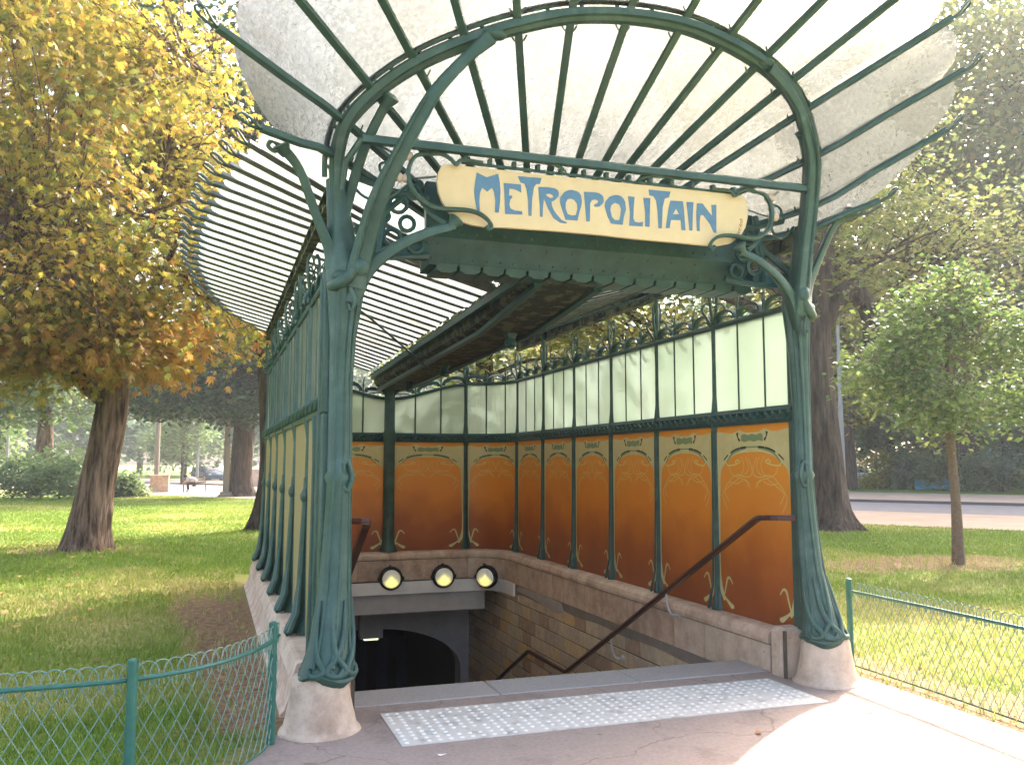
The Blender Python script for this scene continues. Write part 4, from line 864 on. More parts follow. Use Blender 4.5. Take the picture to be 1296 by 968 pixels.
def noise_n(sc, det=6): t = n.new('ShaderNodeTexNoise'); t.inputs['Scale'].default_value = sc; t.inputs['Detail'].default_value = det; l.new(g.outputs['Position'], t.inputs['Vector']); return t.outputs['Fac']
def ramp(fac, a, c_, p0=.3, p1=.7): r = n.new('ShaderNodeValToRGB'); r.color_ramp.elements[0].color = (*a, 1); r.color_ramp.elements[1].color = (*c_, 1); r.color_ramp.elements[0].position = p0; r.color_ramp.elements[1].position = p1; l.new(fac, r.inputs[0]); return r.outputs[0]
def mixc(f, a, c_): k = n.new('ShaderNodeMix'); k.data_type = 'RGBA'; l.new(f, k.inputs[0]); l.new(a, k.inputs[6]); l.new(c_, k.inputs[7]); return k.outputs[2]
green = mixc(noise_n(.35, 3), ramp(noise_n(30), (.055, .12, .015), (.12, .20, .030)), ramp(noise_n(22), (.10, .175, .022), (.19, .26, .045)))
dryc = ramp(noise_n(25), (.22, .20, .055), (.40, .34, .14)); soil = ramp(noise_n(18, 9), (.12, .065, .034), (.31, .195, .115))
l.new(mixc(sp.outputs[0], mixc(sp.outputs[1], green, dryc), soil), b_.inputs['Base Color'])
bp = n.new('ShaderNodeBump'); bp.inputs['Strength'].default_value = .6; bp.inputs['Distance'].default_value = .02; l.new(noise_n(45, 8), bp.inputs['Height']); l.new(bp.outputs[0], b_.inputs['Normal'])
# one sheet: fine cells near by, coarse to the horizon, open over the stairwell
def axis(lo, hi, st): return list(np.arange(lo, hi + 1e-6, st))
gx = [-1500, -600, -250, -120, -60, -35, -22] + axis(-15, -1.7, .133) + [-1.62, 1.62] + axis(1.75, 15, .166) + [22, 35, 60, 120, 250, 600, 1500]
gy = [-400, -100, -30, -12, -6] + axis(-3, .6, .15) + [.70] + axis(.85, 7.1, .15) + [7.2] + axis(7.4, 26, .2) + [32, 40, 50, 65, 90, 140, 250, 500, 1000, 2000]
GX, GY = np.meshgrid(gx, gy, indexing='ij'); ny_ = len(gy)
gzv = np.zeros_like(GX); nearm = (np.abs(GX) < 15) & (GY < 26) & (GY > -3)
gzv += np.where(nearm & ((GX < -2.3) | (GX > 2.6)), (fbm(GX, GY, 1.2) - .5) * .03 - dirt(GX, GY) * .015, 0); gzv = np.minimum(gzv, .012)
V = np.stack([GX, GY, gzv], -1).reshape(-1, 3); F = []
for i in range(len(gx) - 1):
    for j in range(ny_ - 1):
        if gx[i] >= -1.63 and gx[i + 1] <= 1.63 and gy[j] >= .69 and gy[j + 1] <= 7.21: continue
        F.append((i * ny_ + j, (i + 1) * ny_ + j, (i + 1) * ny_ + j + 1, i * ny_ + j + 1))
me = bpy.data.meshes.new('ground'); me.from_pydata([tuple(v) for v in V], [], F); me.materials.append(M['lawn'])
ca = me.color_attributes.new('soil', 'FLOAT_COLOR', 'POINT'); D = dirt(GX, GY).ravel(); Y_ = dry(GX, GY).ravel(); ca.data.foreach_set('color', np.stack([D, Y_, D * 0, D * 0 + 1], -1).ravel().astype('f'))
for p_ in me.polygons: p_.use_smooth = True
o = bpy.data.objects.new('lawn', me); C.objects.link(o); tag(o, kind='structure')
# pavement in front, granite edge stone, tactile strip
m = MB(); PZ = .016
m.add([(x, y, PZ) for x, y in [(-9, -1.30), (-3.3, -1.26), (-2.6, -1.0), (-2.25, -.55), (-2.10, -.15), (-1.80, .05), (-1.62, .325), (1.62, .325), (1.80, .12), (2.16, .10), (2.18, -.4), (2.12, -1.4), (2.05, -3.5), (2.0, -14), (-9, -14)]], [tuple(range(15))])
tag(m.build('pavement', 'asphalt'), kind='structure')
o = thing('edge_stones', 'pale granite edge stones at the head of the stairs', 'edge stone', (0, .5, 0))
for a, c_ in ((-1.62, -.55), (-.545, .52), (.525, 1.62)): MB().box(a, c_, .33, .725, -.14, .022, c=.006).build('edge_stone', 'granite', o)
tc = thing('tactile_strip', 'worn white studded warning strip set in the pavement before the stairs', 'tactile strip', (0, -.2, 0))
for a, c_ in ((-1.425, -.402), (-.398, .60), (.604, 1.47)): MB().add([(a, .12, .0215), (c_, .12 - .0, .0215), (c_ , -.56, .0215), (a - .0, -.56, .0215), (a, .12, .01), (c_, .12, .01), (c_, -.56, .01), (a, -.56, .01)], [(3, 2, 1, 0), (0, 1, 5, 4), (1, 2, 6, 5), (2, 3, 7, 6), (3, 0, 4, 7)]).build('tactile_slab', 'tactile', tc)
m = MB()
for i in range(44):
    for j in range(10):
        if random.random() < .12: continue
        x, y = -1.39 + i * .0655, -.52 + j * .0665; q = .017
        m.add([(x + q * math.cos(a), y + q * math.sin(a), .0213) for a in np.linspace(0, 2 * PI, 7)[:-1]] + [(x + q * .6 * math.cos(a), y + q * .6 * math.sin(a), .0262) for a in np.linspace(0, 2 * PI, 7)[:-1]], [tuple(range(6, 12))] + [(k, (k + 1) % 6, (k + 1) % 6 + 6, k + 6) for k in range(6)])
tag(m.build('studs', 'stud', tc), kind='stuff')
# road and paths beyond the lawn
Dv = np.array((-.533, .846)); Nv = np.array((.846, .533))
def strip(name, d0, d1, z, mt, a0=-120, a1=420):
    m = MB(); q = [Dv * a + Nv * d for a, d in ((a0, d0), (a0, d1), (a1, d1), (a1, d0))]; m.add([(x, y, z) for x, y in q], [(0, 1, 2, 3)]); return tag(m.build(name, mt), kind='structure')
strip('sand_path', 19.2, 26.2, .018, 'sand'); strip('road', 26.2, 33.3, .024, 'tarmac'); strip('far_path', 33.5, 43.6, .130, 'sand')
m = MB(); q = [Dv * a + Nv * d for a, d in ((-120, 33.3), (-120, 33.5), (420, 33.5), (420, 33.3))]; m.add([(x, y, z) for z in (0, .135) for x, y in q], [(0, 1, 2, 3), (4, 5, 6, 7), (0, 1, 5, 4), (2, 3, 7, 6), (3, 0, 4, 7), (1, 2, 6, 5)]); tag(m.build('kerb', 'kerb'), kind='structure')
m = MB(); q = [Dv * a + Nv * d for a, d in ((-120, 43.6), (-120, 140), (420, 140), (420, 43.6))]; m.add([(x, y, .14) for x, y in q], [(0, 1, 2, 3)]); o = m.build('far_verge', 'lawn'); tag(o, kind='structure')

# grass blades and fallen leaves
def tri_cloud(name, V, F, tint, mt, parent=None, verts=3):
    me = bpy.data.meshes.new(name); nV = len(V); nF = len(F); me.vertices.add(nV); me.vertices.foreach_set('co', np.asarray(V, 'f').ravel())
    k = F.shape[1]; me.loops.add(nF * k); me.loops.foreach_set('vertex_index', F.ravel().astype('i')); me.polygons.add(nF)
    me.polygons.foreach_set('loop_start', np.arange(0, nF * k, k, dtype='i')); me.update(calc_edges=True); me.validate()
    a = me.attributes.new('tint', 'FLOAT', 'FACE'); a.data.foreach_set('value', np.asarray(tint, 'f')); me.materials.append(M[mt])
    o = bpy.data.objects.new(name, me); C.objects.link(o)
    if parent: o.parent = parent
    return o
def road_d(x, y): return x * Nv[0] + y * Nv[1]
N = 420000; r = 2.5 + 46 * rng.random(N) ** 1.7; th = np.radians(18.8 + (rng.random(N) - .5) * 74); bx_ = -2.496 + r * np.sin(th); by_ = -5.625 + r * np.cos(th)
ok = (road_d(bx_, by_) < 19.3) & ~((bx_ > -2.12) & (bx_ < 2.14) & (by_ < 8)) & ~((by_ < -1.25) & (bx_ < 2.2)) & ~((by_ < -.1) & (bx_ < -2.0) & (bx_ > -2.0 - (.15 - by_ * .6)))
ok &= rng.random(N) > dirt(bx_, by_) * .93; bx_, by_, r = bx_[ok], by_[ok], r[ok]; N = len(bx_)
h = (.022 + .035 * rng.random(N)) * (1 + .5 * fbm(bx_, by_, 1.5)); wd = .0028 + .0006 * r; a = rng.random(N) * 2 * PI; ln = (rng.random((N, 2)) - .5) * 1.3 * h[:, None]
B0 = np.stack([bx_ - np.cos(a) * wd, by_ - np.sin(a) * wd, 0 * a - .005], -1); B1 = np.stack([bx_ + np.cos(a) * wd, by_ + np.sin(a) * wd, 0 * a - .005], -1); B2 = np.stack([bx_ + ln[:, 0], by_ + ln[:, 1], h], -1)
tn = np.clip(.15 + .45 * rng.random(N) + dry(bx_, by_) * .45, 0, 1)
tag(tri_cloud('grass', np.stack([B0, B1, B2], 1).reshape(-1, 3), np.arange(3 * N).reshape(-1, 3), tn, 'blade'), 'short green and straw coloured grass on the lawn', 'grass', kind='stuff')
N = 900; bx_ = rng.uniform(-14, 14, N); by_ = rng.uniform(-2, 22, N); ok = ((bx_ < -2.2) | (bx_ > 2.4)) & (road_d(bx_, by_) < 19) & ((by_ > -1.1) | (bx_ > 2.4)) & (rng.random(N) < np.where(bx_ < 0, 1, .3)); bx_, by_ = bx_[ok], by_[ok]; N = len(bx_)
a = rng.random(N) * 2 * PI; s_ = .03 + .03 * rng.random(N); ca_, sa_ = np.cos(a), np.sin(a); zz = .035 + .02 * rng.random(N)
Q = np.stack([np.stack([bx_ + ca_ * s_ * u - sa_ * s_ * v, by_ + sa_ * s_ * u + ca_ * s_ * v, zz + wz * s_], -1) for u, v, wz in ((1, 0, .3), (0, .55, -.1), (-1, 0, .25), (0, -.55, .05))], 1)
tag(tri_cloud('fallen_leaves', Q.reshape(-1, 3), np.arange(4 * N).reshape(-1, 4), rng.random(N), 'litter'), 'brown fallen leaves scattered over the lawn', 'fallen leaves', kind='stuff')

for k, (x, y, sz, mt, nm, lab) in enumerate([(-1.25, -.78, .028, 'white', 'paper_scrap', 'tiny white paper scrap on the pavement below the left end of the strip'), (.62, -1.0, .035, 'sig', 'dead_leaf', 'curled brown leaf on the sunny pavement in front of the strip'), (1.55, -.85, .03, 'sig', 'dead_leaf', 'small brown leaf on the pavement beside the right fence shadow'), (-1.55, -1.2, .035, 'sig', 'dead_leaf', 'brown leaf on the shaded pavement near the left plinth'), (-.1, -1.55, .03, 'sig', 'dead_leaf', 'brown leaf on the pavement at the bottom middle')]):
    a = k * 1.3; P_ = [(x + sz * u * math.cos(a) - sz * v * math.sin(a), y + sz * u * math.sin(a) + sz * v * math.cos(a), .019 + sz * h_) for u, v, h_ in ((1, 0, .25), (.3, .5, .02), (-.5, .45, .12), (-1, 0, .3), (-.5, -.45, .05), (.3, -.5, .15), (0, 0, .0))]
    o = MB().add(P_, [(6, 0, 1), (6, 1, 2), (6, 2, 3), (6, 3, 4), (6, 4, 5), (6, 5, 0)]).build(nm, mt); tag(o, lab, 'paper scrap' if k == 0 else 'leaf')

# ------------------------------------------------------------------ wire fences
def fence(label, pts, posts, arms=True):
    P = [np.array((x, y, 0)) for x, y in pts]; P = catmull(P, 10); cum = [0]
    for i in range(1, len(P)): cum.append(cum[-1] + np.linalg.norm(P[i] - P[i - 1]))
    L = cum[-1]; A = np.array(P)
    def at(s, z): return np.array([np.interp(s, cum, A[:, 0]), np.interp(s, cum, A[:, 1]), z])
    t = thing('wire_fence', label, 'fence', tuple(P[0]))
    ss = np.linspace(0, L, int(L / .08) + 2); m = MB(); m.tube([at(s, .60) for s in ss], .0125, n=7); m.build('top_rail', 'fence', t, smooth=True)
    m = MB(); m.tube([at(s, .03) for s in ss], .006, n=5); m.build('bottom_rail', 'fence', t, smooth=True)
    for (x, y) in posts: MB().tube([(x, y, -.02), (x, y, .69)], .024, n=10).sphere((x, y, .69), (.024, .024, .012), 10, 5).build('post', 'fence', t, smooth=True)
    m = MB(); st = .078
    for d in (1, -1):
        s = -.6
        while s < L:
            pts_ = []
            for k in range(9):
                q = s + d * k / 8 * .34 + (.34 if d < 0 else 0)
                if 0 <= q <= L: pp = at(q, .03 + .57 * k / 8); pts_.append(pp)
            if len(pts_) > 1: m.tube(pts_, .0027, n=4, cap=False)
            s += st
    tag(m.build('wire_mesh', 'wire', t), kind='stuff')
    s = .03; hk = 0
    while s < L - .06 and hk < 290:
        pts_ = [at(s + .055 - .055 * math.cos(q), .60 + .075 * math.sin(q) ** .8 if 0 < q < PI else .56) for q in np.linspace(0, PI, 10)]
        MB().tube(pts_, .0034, n=5, cap=False).build('hoop', 'wire', t); s += .066; hk += 1
fence('curved green wire fence at the left, before the worn lawn', [(-5.4, -1.13), (-4.4, -1.11), (-3.35, -1.09), (-2.81, -1.05), (-2.45, -.84), (-2.22, -.52), (-2.13, -.30), (-2.085, -.16)], [(-4.9, -1.12), (-2.81, -1.07), (-2.125, -.27)])
fence('straight green wire fence at the right of the entrance, casting a lattice shadow', [(2.34, .25), (2.31, -.6), (2.25, -1.5), (2.2, -2.6), (2.16, -3.4)], [(2.34, .26), (2.255, -1.62), (2.16, -3.4)])

# ------------------------------------------------------------------ trees
def rand_unit(n): v = rng.normal(size=(n, 3)); return v / np.linalg.norm(v, axis=1)[:, None]
def leaf_cloud(cent, tint0, size, form, mt, name, parent, droop=.35, flat_=.5, out=None):
    """cent (n,3): leaf positions; size: leaf length; form 'palm' five leaflets or 'oval' one"""
    n = len(cent); nrm = rand_unit(n); nrm[:, 2] = np.abs(nrm[:, 2]) + flat_; nrm /= np.linalg.norm(nrm, axis=1)[:, None]
    d = rand_unit(n) if out is None else out + .8 * rand_unit(n); d[:, 2] -= droop; d -= nrm * (d * nrm).sum(1)[:, None]; d /= np.linalg.norm(d, axis=1)[:, None] + 1e-9
    s = np.cross(nrm, d); L = size * (.7 + .6 * rng.random(n)); tint = np.clip(tint0 + .16 * rng.normal(size=n), 0, 1)
    if form == 'palm':
        angs = (-1.15, -.55, 0, .55, 1.15); lens = (.62, .85, 1, .85, .62); Vs = []
        for a, le in zip(angs, lens):
            q = d * math.cos(a) + s * math.sin(a); p = -d * math.sin(a) + s * math.cos(a); l_ = (L * le)[:, None]; sag = np.zeros((n, 3)); sag[:, 2] = -L * .22 * le
            Vs.append(np.stack([cent, cent + q * l_ * .62 + p * l_ * .15 + sag * .3, cent + q * l_ + sag, cent + q * l_ * .62 - p * l_ * .15 + sag * .3], 1))
        V = np.concatenate(Vs, 1).reshape(-1, 3); nf = 5 * n; T = np.repeat(tint, 5)
    else:
        l_ = L[:, None]; up = nrm * l_ * .10
        V = np.stack([cent, cent + d * l_ * .5 + s * l_ * .33 + up, cent + d * l_, cent + d * l_ * .5 - s * l_ * .33 + up], 1).reshape(-1, 3); nf = n; T = tint
    return tri_cloud(name, V - np.array(parent.location), np.arange(4 * nf).reshape(-1, 4), T, mt, parent)
def clumps_in(ell, n, hole=.42, seed=0, shell=.35):
    """clump centres in a union of ellipsoids [(c, r)], biased outward, with noisy gaps"""
    out = []; w_ = np.array([r[0] * r[1] * r[2] for c, r in ell]) ** .7; w_ /= w_.sum(); k = 0
    while len(out) < n and k < n * 40:
        k += 1; c, r = ell[rng.choice(len(ell), p=w_)]; u = rand_unit(1)[0]; q = np.array(c) + u * np.array(r) * (rng.random() ** shell)
        if noise.noise(Vector(q * .55) + Vector((seed, 0, 0))) + .5 > hole: out.append(q)
    return np.array(out)
def make_tree(name, label, cat, base, trunk, radii, ell, nclump, nleaf, lsize, form, mt, bark='bark', crad=.7, hole=.42, seed=0, group=None, limbs=12, droop=.35, flat_=.5, tintb=.5, vflat=.5, mt2=None, limb_r=.09, roots=0, thin=1.0, extra=None):
    t = thing(name, label, cat, tuple(base), group); b = np.array(base, float)
    P = catmull([b + np.array(p) for p in trunk], 5); m = MB(); sd = seed * 1.7
    R = np.interp(np.linspace(0, 1, len(P)), np.linspace(0, 1, len(radii)), radii)
    prof_n = 18; V = []; F = []
    for i, p in enumerate(P):
        for k in range(prof_n):
            q = 2 * PI * k / prof_n; z = p[2]; fl = roots * math.exp(-(z - b[2]) / .35) * (.5 + .5 * math.cos(5 * q + sd))
            rr = R[i] * (1 + .09 * math.cos(3 * q + sd + z * .6) + .06 * math.cos(7 * q - z * .9) + .07 * noise.noise(Vector((math.cos(q) * 2, math.sin(q) * 2, z * .9 + sd))) + fl)
            V.append((p[0] + rr * math.cos(q), p[1] + rr * math.sin(q), p[2]))
    for i in range(len(P) - 1):
        for k in range(prof_n): F.append((i * prof_n + k, i * prof_n + (k + 1) % prof_n, (i + 1) * prof_n + (k + 1) % prof_n, (i + 1) * prof_n + k))
    F.append(tuple((len(P) - 1) * prof_n + k for k in range(prof_n)))
    m.add(V, F); m.build('trunk', bark, t, smooth=True, angle=70)
    ab = [((b + np.array(c)), r) for c, r in ell]; cl = clumps_in(ab, nclump, hole, seed)
    m = MB(); top = P[-1]; hubs = []
    sel = cl[rng.choice(len(cl), min(limbs, len(cl)), replace=False)]
    for c in sel:
        k = int(len(P) * rng.uniform(.55, .98)); s_ = P[min(k, len(P) - 1)]; mid = (s_ + c) / 2 + rng.normal(size=3) * .3 + np.array((0, 0, .25)); L_ = np.linalg.norm(c - s_)
        r0 = limb_r * (.5 + .12 * L_); pts = catmull([s_, mid, c], 5); m.tube(pts, [r0, r0 * .6, r0 * .15], n=6, cap=False); hubs.append((mid, c, r0))
    for c in cl:      # twigs to each clump
        h = min(hubs, key=lambda h_: min(np.linalg.norm(c - h_[0]), np.linalg.norm(c - h_[1]) + .5)) if hubs else None
        if h is None: continue
        s_ = (h[0] * rng.uniform(.2, 1) + h[1] * 1) / 1; w2 = rng.uniform(.1, .9); s_ = h[0] * (1 - w2) + h[1] * w2
        if np.linalg.norm(c - s_) < 5: m.tube([s_, (s_ + c) / 2 + rng.normal(size=3) * .18, c], [h[2] * .28, h[2] * .16, .008], n=4, cap=False)
    for e in (extra or []): m.tube(catmull([b + np.array(p) for p in e[0]], 5), e[1], n=9)
    m.build('limbs', bark, t, smooth=True, angle=70)
    off = rng.normal(size=(len(cl), nleaf, 3)) * crad * .5; off[..., 2] *= vflat
    ct = (cl[:, None, :] + off).reshape(-1, 3); tb = np.repeat(tintb + .22 * rng.normal(size=len(cl)), nleaf)
    outd = off.reshape(-1, 3) / (np.linalg.norm(off.reshape(-1, 3), axis=1)[:, None] + 1e-6)
    leaf_cloud(ct, tb, lsize, form, mt, 'crown', t, droop, flat_, outd)
    return t

# the big turning chestnut at the left
make_tree('chestnut_tree', 'large leaning chestnut with turning yellow and rusty leaves on the left lawn', 'tree', (-4.68, 12.93, 0),
          [(0, 0, -.1), (.02, 0, .4), (.15, 0, 1.4), (.36, 0, 2.9), (.3, 0, 4.4), (0, .1, 6.5), (-.4, .2, 9)], [.44, .36, .31, .29, .28, .22, .12],
          [((-2.2, -1.6, 6.6), (4.2, 4.6, 3.9)), ((.6, -2.2, 6.2), (2.2, 3.0, 3.0)), ((-3.4, -2.2, 3.9), (3.4, 3.0, 1.4)), ((1.4, -.4, 4.2), (2.2, 1.6, .9)), ((-1.5, -1.8, 9.8), (4.4, 4.4, 2.6)), ((-5.0, -2.5, 3.2), (2.8, 2.0, 1.1)), ((-2.4, -3.5, 3.6), (1.8, 1.4, .8)), ((-.8, -.8, 3.3), (1.0, .8, .6)), ((2.4, -2.5, 5.4), (1.3, 2.0, 1.4))],
          1500, 46, .105, 'palm', 'leaf_chestnut', 'bark', crad=.85, hole=.45, seed=3, limbs=30, droop=.75, flat_=.35, tintb=.44, vflat=.42, limb_r=.085, roots=.25,
          extra=[([(.36, 0, 2.7), (-.8, -.6, 3.6), (-2.4, -1.4, 4.1), (-4.2, -2, 4.4)], [.17, .13, .09, .04]), ([(.3, 0, 3.4), (1.0, -1.2, 4.6), (1.6, -2.6, 5.6)], [.13, .09, .03])])
t_ = thing('chestnut_spray', 'rust coloured low branches of a chestnut hanging beside the left glass wall', 'tree branch', (-3.9, 12.9, 3.4))
cl = clumps_in([((-2.5, 12.4, 4.1), (1.5, 1.2, .75)), ((-3.7, 11.8, 3.7), (1.5, 1.4, .7)), ((-6.8, 11.0, 3.6), (2.4, 1.6, .6))], 62, .30, 5); off = rng.normal(size=(len(cl), 40, 3)) * .36; off[..., 2] *= .4
m = MB()
for c in cl: m.tube([(-4.3, 12.9, 3.6), (c + np.array((-4.3, 12.9, 3.6))) / 2 + rng.normal(size=3) * .15 + (0, 0, .25), c], [.03, .018, .006], n=4, cap=False)
m.build('twigs', 'bark', t_)
leaf_cloud((cl[:, None] + off).reshape(-1, 3), np.full(len(cl) * 40, .45), .17, 'palm', 'leaf_chestnut2', 'leaves', t_, .9, .3)
# dark conifers behind it
make_tree('cedar_tree', 'dark evergreen with a thick ridged trunk at the far edge of the lawn', 'tree', (-.99, 40.85, 0), [(0, 0, -.1), (0, 0, 1), (.05, 0, 3), (.1, 0, 6), (0, 0, 12)], [.74, .55, .50, .42, .15],
          [((-.3, -.5, 6.2), (4.6, 3.0, 2.6)), ((-2.6, -1, 4.9), (3.2, 2, 1.0)), ((.6, 0, 10), (4, 3, 3.6))], 230, 150, .30, 'oval', 'leaf_dark', 'bark_dark', crad=1.5, hole=.38, seed=9, limbs=18, droop=.5, vflat=.35, roots=.5, limb_r=.14)
make_tree('leaning_conifer', 'dark trunk standing right against the left side of the iron entrance', 'tree', (-1.18, 17.1, 0), [(0, 0, -.1), (.05, 0, .6), (.12, 0, 2), (-.1, .4, 5), (-.8, 1.5, 9), (-1.6, 3, 14)], [.42, .30, .26, .24, .19, .10],
          [((-2.0, 2.5, 11.5), (3.2, 2.6, 3.0)), ((0, 1, 7.5), (2.4, 2, 1.2))], 110, 90, .22, 'oval', 'leaf_dark', 'bark_dark', crad=1.1, hole=.42, seed=12, limbs=16, vflat=.35, roots=.4)
make_tree('yellowing_tree', 'yellow green tree seen above the back of the chestnut crown', 'tree', (-10.2, 20, 0), [(0, 0, 0), (.5, 0, 4), (2.4, 0, 9)], [.35, .3, .15], [((4, 0, 10), (5, 4, 5)), ((0, 0, 6), (4, 3, 3))], 200, 60, .20, 'oval', 'leaf_yellow', 'bark', crad=1.3, hole=.40, seed=15, limbs=14)
# right-hand trees
make_tree('plane_tree', 'massive dark trunked plane tree behind the right pillar', 'tree', (12.0, 12.7, 0), [(0, 0, -.1), (-.02, 0, .5), (-.1, 0, 2), (-.25, 0, 4), (-.2, 0, 5.4), (.1, 0, 7.6), (.3, 0, 11)], [.78, .56, .47, .42, .40, .30, .14],
          [((-1.0, 2.0, 10), (5.6, 4.4, 4.0)), ((4.0, 1.5, 8.0), (4.0, 3, 2.2)), ((-5, 1.5, 7.2), (3.6, 3.2, 1.8)), ((1, 1, 6.4), (2.6, 2.4, .9))], 400, 60, .17, 'oval', 'leaf_plane', 'bark_dark', crad=1.3, hole=.47, seed=21, limbs=34, droop=.3, tintb=.5, limb_r=.13, roots=.45,
          extra=[([(-.25, 0, 4.8), (.5, -.2, 5.9), (1.1, -.3, 5.7), (1.25, -.35, 5.0), (1.0, -.3, 4.2)], [.30, .27, .26, .22, .14]), ([(-.2, 0, 5.2), (-1.5, .3, 6.8), (-3.6, .6, 7.4)], [.24, .17, .07])])
make_tree('young_tree', 'young fresh green tree with a thin tan trunk on the right lawn', 'tree', (9.07, 5.79, 0), [(0, 0, -.05), (.0, 0, 1), (-.05, 0, 1.9), (-.03, 0, 3.2), (0, 0, 4.4)], [.105, .075, .07, .05, .02],
          [((-.1, 0, 3.1), (1.25, 1.2, 1.1)), ((.25, 0, 4.35), (.38, .4, .75)), ((-.7, 0, 3.9), (.42, .4, .6)), ((-1.3, .1, 3.1), (.5, .4, .45)), ((.95, -.2, 3.7), (.45, .5, .55)), ((-.6, -.5, 2.4), (.9, .6, .35)), ((1.2, .3, 2.7), (.5, .5, .4)), ((.2, .4, 3.9), (.5, .5, .5))], 170, 62, .10, 'oval', 'leaf_young', 'bark_young', crad=.42, hole=.40, seed=25, limbs=26, droop=.5, tintb=.5, limb_r=.035, vflat=.7)
make_tree('sapling', 'bright green sapling crown cut by the right edge of the photo', 'tree', (11.9, 5.3, 0), [(0, 0, -.05), (.0, 0, 1), (0, 0, 3.4)], [.09, .06, .02], [((0, 0, 3.2), (1.35, 1.3, 1.4))], 95, 64, .115, 'oval', 'leaf_young', 'bark_young', crad=.55, hole=.30, seed=26, limbs=18, droop=.5, tintb=.6, limb_r=.035, vflat=.7)
make_tree('golden_tree', 'golden green tree just right of the massive dark trunk', 'tree', (32.6, 36.6, .14), [(0, 0, 0), (0, 0, 4), (0, 0, 10)], [.4, .3, .1], [((-.5, 0, 9), (4.0, 4, 5.4))], 150, 70, .38, 'oval', 'leaf_yellow', 'bark_dark', crad=1.8, hole=.34, seed=28, limbs=16, tintb=.55)
make_tree('back_tree', 'leafy green tree behind the glass wall, seen between roof and crest', 'tree', (4.5, 17.5, 0), [(0, 0, 0), (.1, 0, 3), (0, 0, 8)], [.34, .28, .12], [((0, 0, 6.8), (4.4, 3.6, 3.0)), ((3.5, -1, 5.2), (3.0, 2.4, 1.6))], 230, 62, .20, 'oval', 'leaf_plane', 'bark_dark', crad=1.15, hole=.43, seed=31, limbs=20, tintb=.72)
make_tree('tall_plane_tree', 'tall hazy plane tree rising at the far right', 'tree', (37.8, 33.3, .14), [(0, 0, 0), (0, 0, 7), (0, 0, 20)], [.75, .6, .25], [((-.5, 0, 19), (10, 9, 10)), ((5, -4, 18), (7, 6, 8))], 620, 90, .40, 'oval', 'leaf_plane', 'bark_dark', crad=2.4, hole=.43, seed=33, limbs=26, tintb=.45, limb_r=.12)

# trees, shrubs beyond the road
def gp(px, d):        # point on the line of sight azimuth used when laying out the far side: bearing (deg from +Y) and distance
    a = math.radians(px); return (-2.496 + d * math.sin(a), -5.625 + d * math.cos(a), 0)
kinds = [('leaf_far', 'rounded mid green'), ('leaf_far2', 'dark blue green'), ('leaf_yellow', 'yellowish green')]
far = [(-20, 78, 9, 4.5, 0), (-16, 92, 13, 6, 1), (-12.5, 70, 6.5, 3.2, 0), (-10, 120, 17, 8, 1), (-6.5, 105, 14, 7, 1), (-4, 135, 16, 8, 1), (-1.5, 88, 7, 3.4, 0), (1, 125, 19, 9, 1), (4.5, 112, 17, 8, 1), (8, 96, 15, 7, 0), (12, 90, 16, 7, 1), (16, 82, 15, 7, 0), (20, 80, 17, 8, 1), (24, 74, 15, 7, 2), (28, 72, 16, 7, 0), (32, 70, 15, 7, 1), (36, 66, 13, 6, 0), (39, 72, 16, 7, 1), (42, 62, 11, 5, 0), (45, 68, 15, 7, 1), (48, 60, 12, 5.5, 0), (51, 64, 15, 7, 1), (55, 60, 14, 7, 0), (34, 95, 20, 9, 1), (44, 90, 20, 9, 1), (52, 88, 19, 9, 1), (-24, 70, 10, 5, 1), (-28, 64, 9, 5, 0)]
tree_lab = ['rounded green tree at the left edge, far beyond the lawn', 'dark tall tree behind the far left bushes', 'small rounded tree between far left trunk and chestnut trunk', 'tall dark tree behind the leaning chestnut trunk', 'dark wide tree right of the chestnut trunk, beyond the road', 'tall bluish tree behind the pole and concrete box', 'low green tree between lamp posts beyond the road', 'tall bluish tree behind the dark evergreen trunk',
 'tall dark tree right behind the left glass wall', 'green tree seen low behind the left panels', 'dark tree behind the left pillar', 'green tree behind the sign\'s left half', 'tall dark tree behind the rear column', 'yellowish tree behind the rear glass wall', 'green tree behind the right glass wall', 'dark tree behind the last orange panels', 'small green tree hidden behind the right pillar', 'tall green tree just right of the massive dark trunk', 'low green tree behind the rusty topped shrub', 'dark tall tree above the light green bin',
 'medium green tree above the blue covered bench', 'tall dark tree behind the young tree crown', 'green tree at the right edge beyond the road', 'very tall dark tree farthest behind the right glass wall', 'very tall dark tree farthest behind the young tree', 'very tall dark tree in front of the far building', 'dark tree hidden beyond the left edge of the photo', 'green tree outermost at the far left']
for i, (az, d, H, R, k) in enumerate(far):
    b = gp(az, d)
    make_tree('background_tree', tree_lab[i], 'tree', (b[0], b[1], .13 if road_d(b[0], b[1]) > 33.5 else 0), [(0, 0, 0), (.1, 0, H * .3), (0, 0, H * .75)], [.05 + R * .05, .04 + R * .04, .08],
              [((0, 0, H * .62), (R, R, H * .38)), ((R * .3, -R * .3, H * .42), (R * .8, R * .7, H * .28)), ((-R * .4, 0, H * .4), (R * .7, R * .6, H * .26))], 60 + int(R * 9), 34, .10 + .09 * R, 'oval', kinds[k][0], 'bark_dark', crad=R * .33, hole=.33, seed=40 + i, group='trees beyond the road', limbs=7, vflat=.7, tintb=.5)
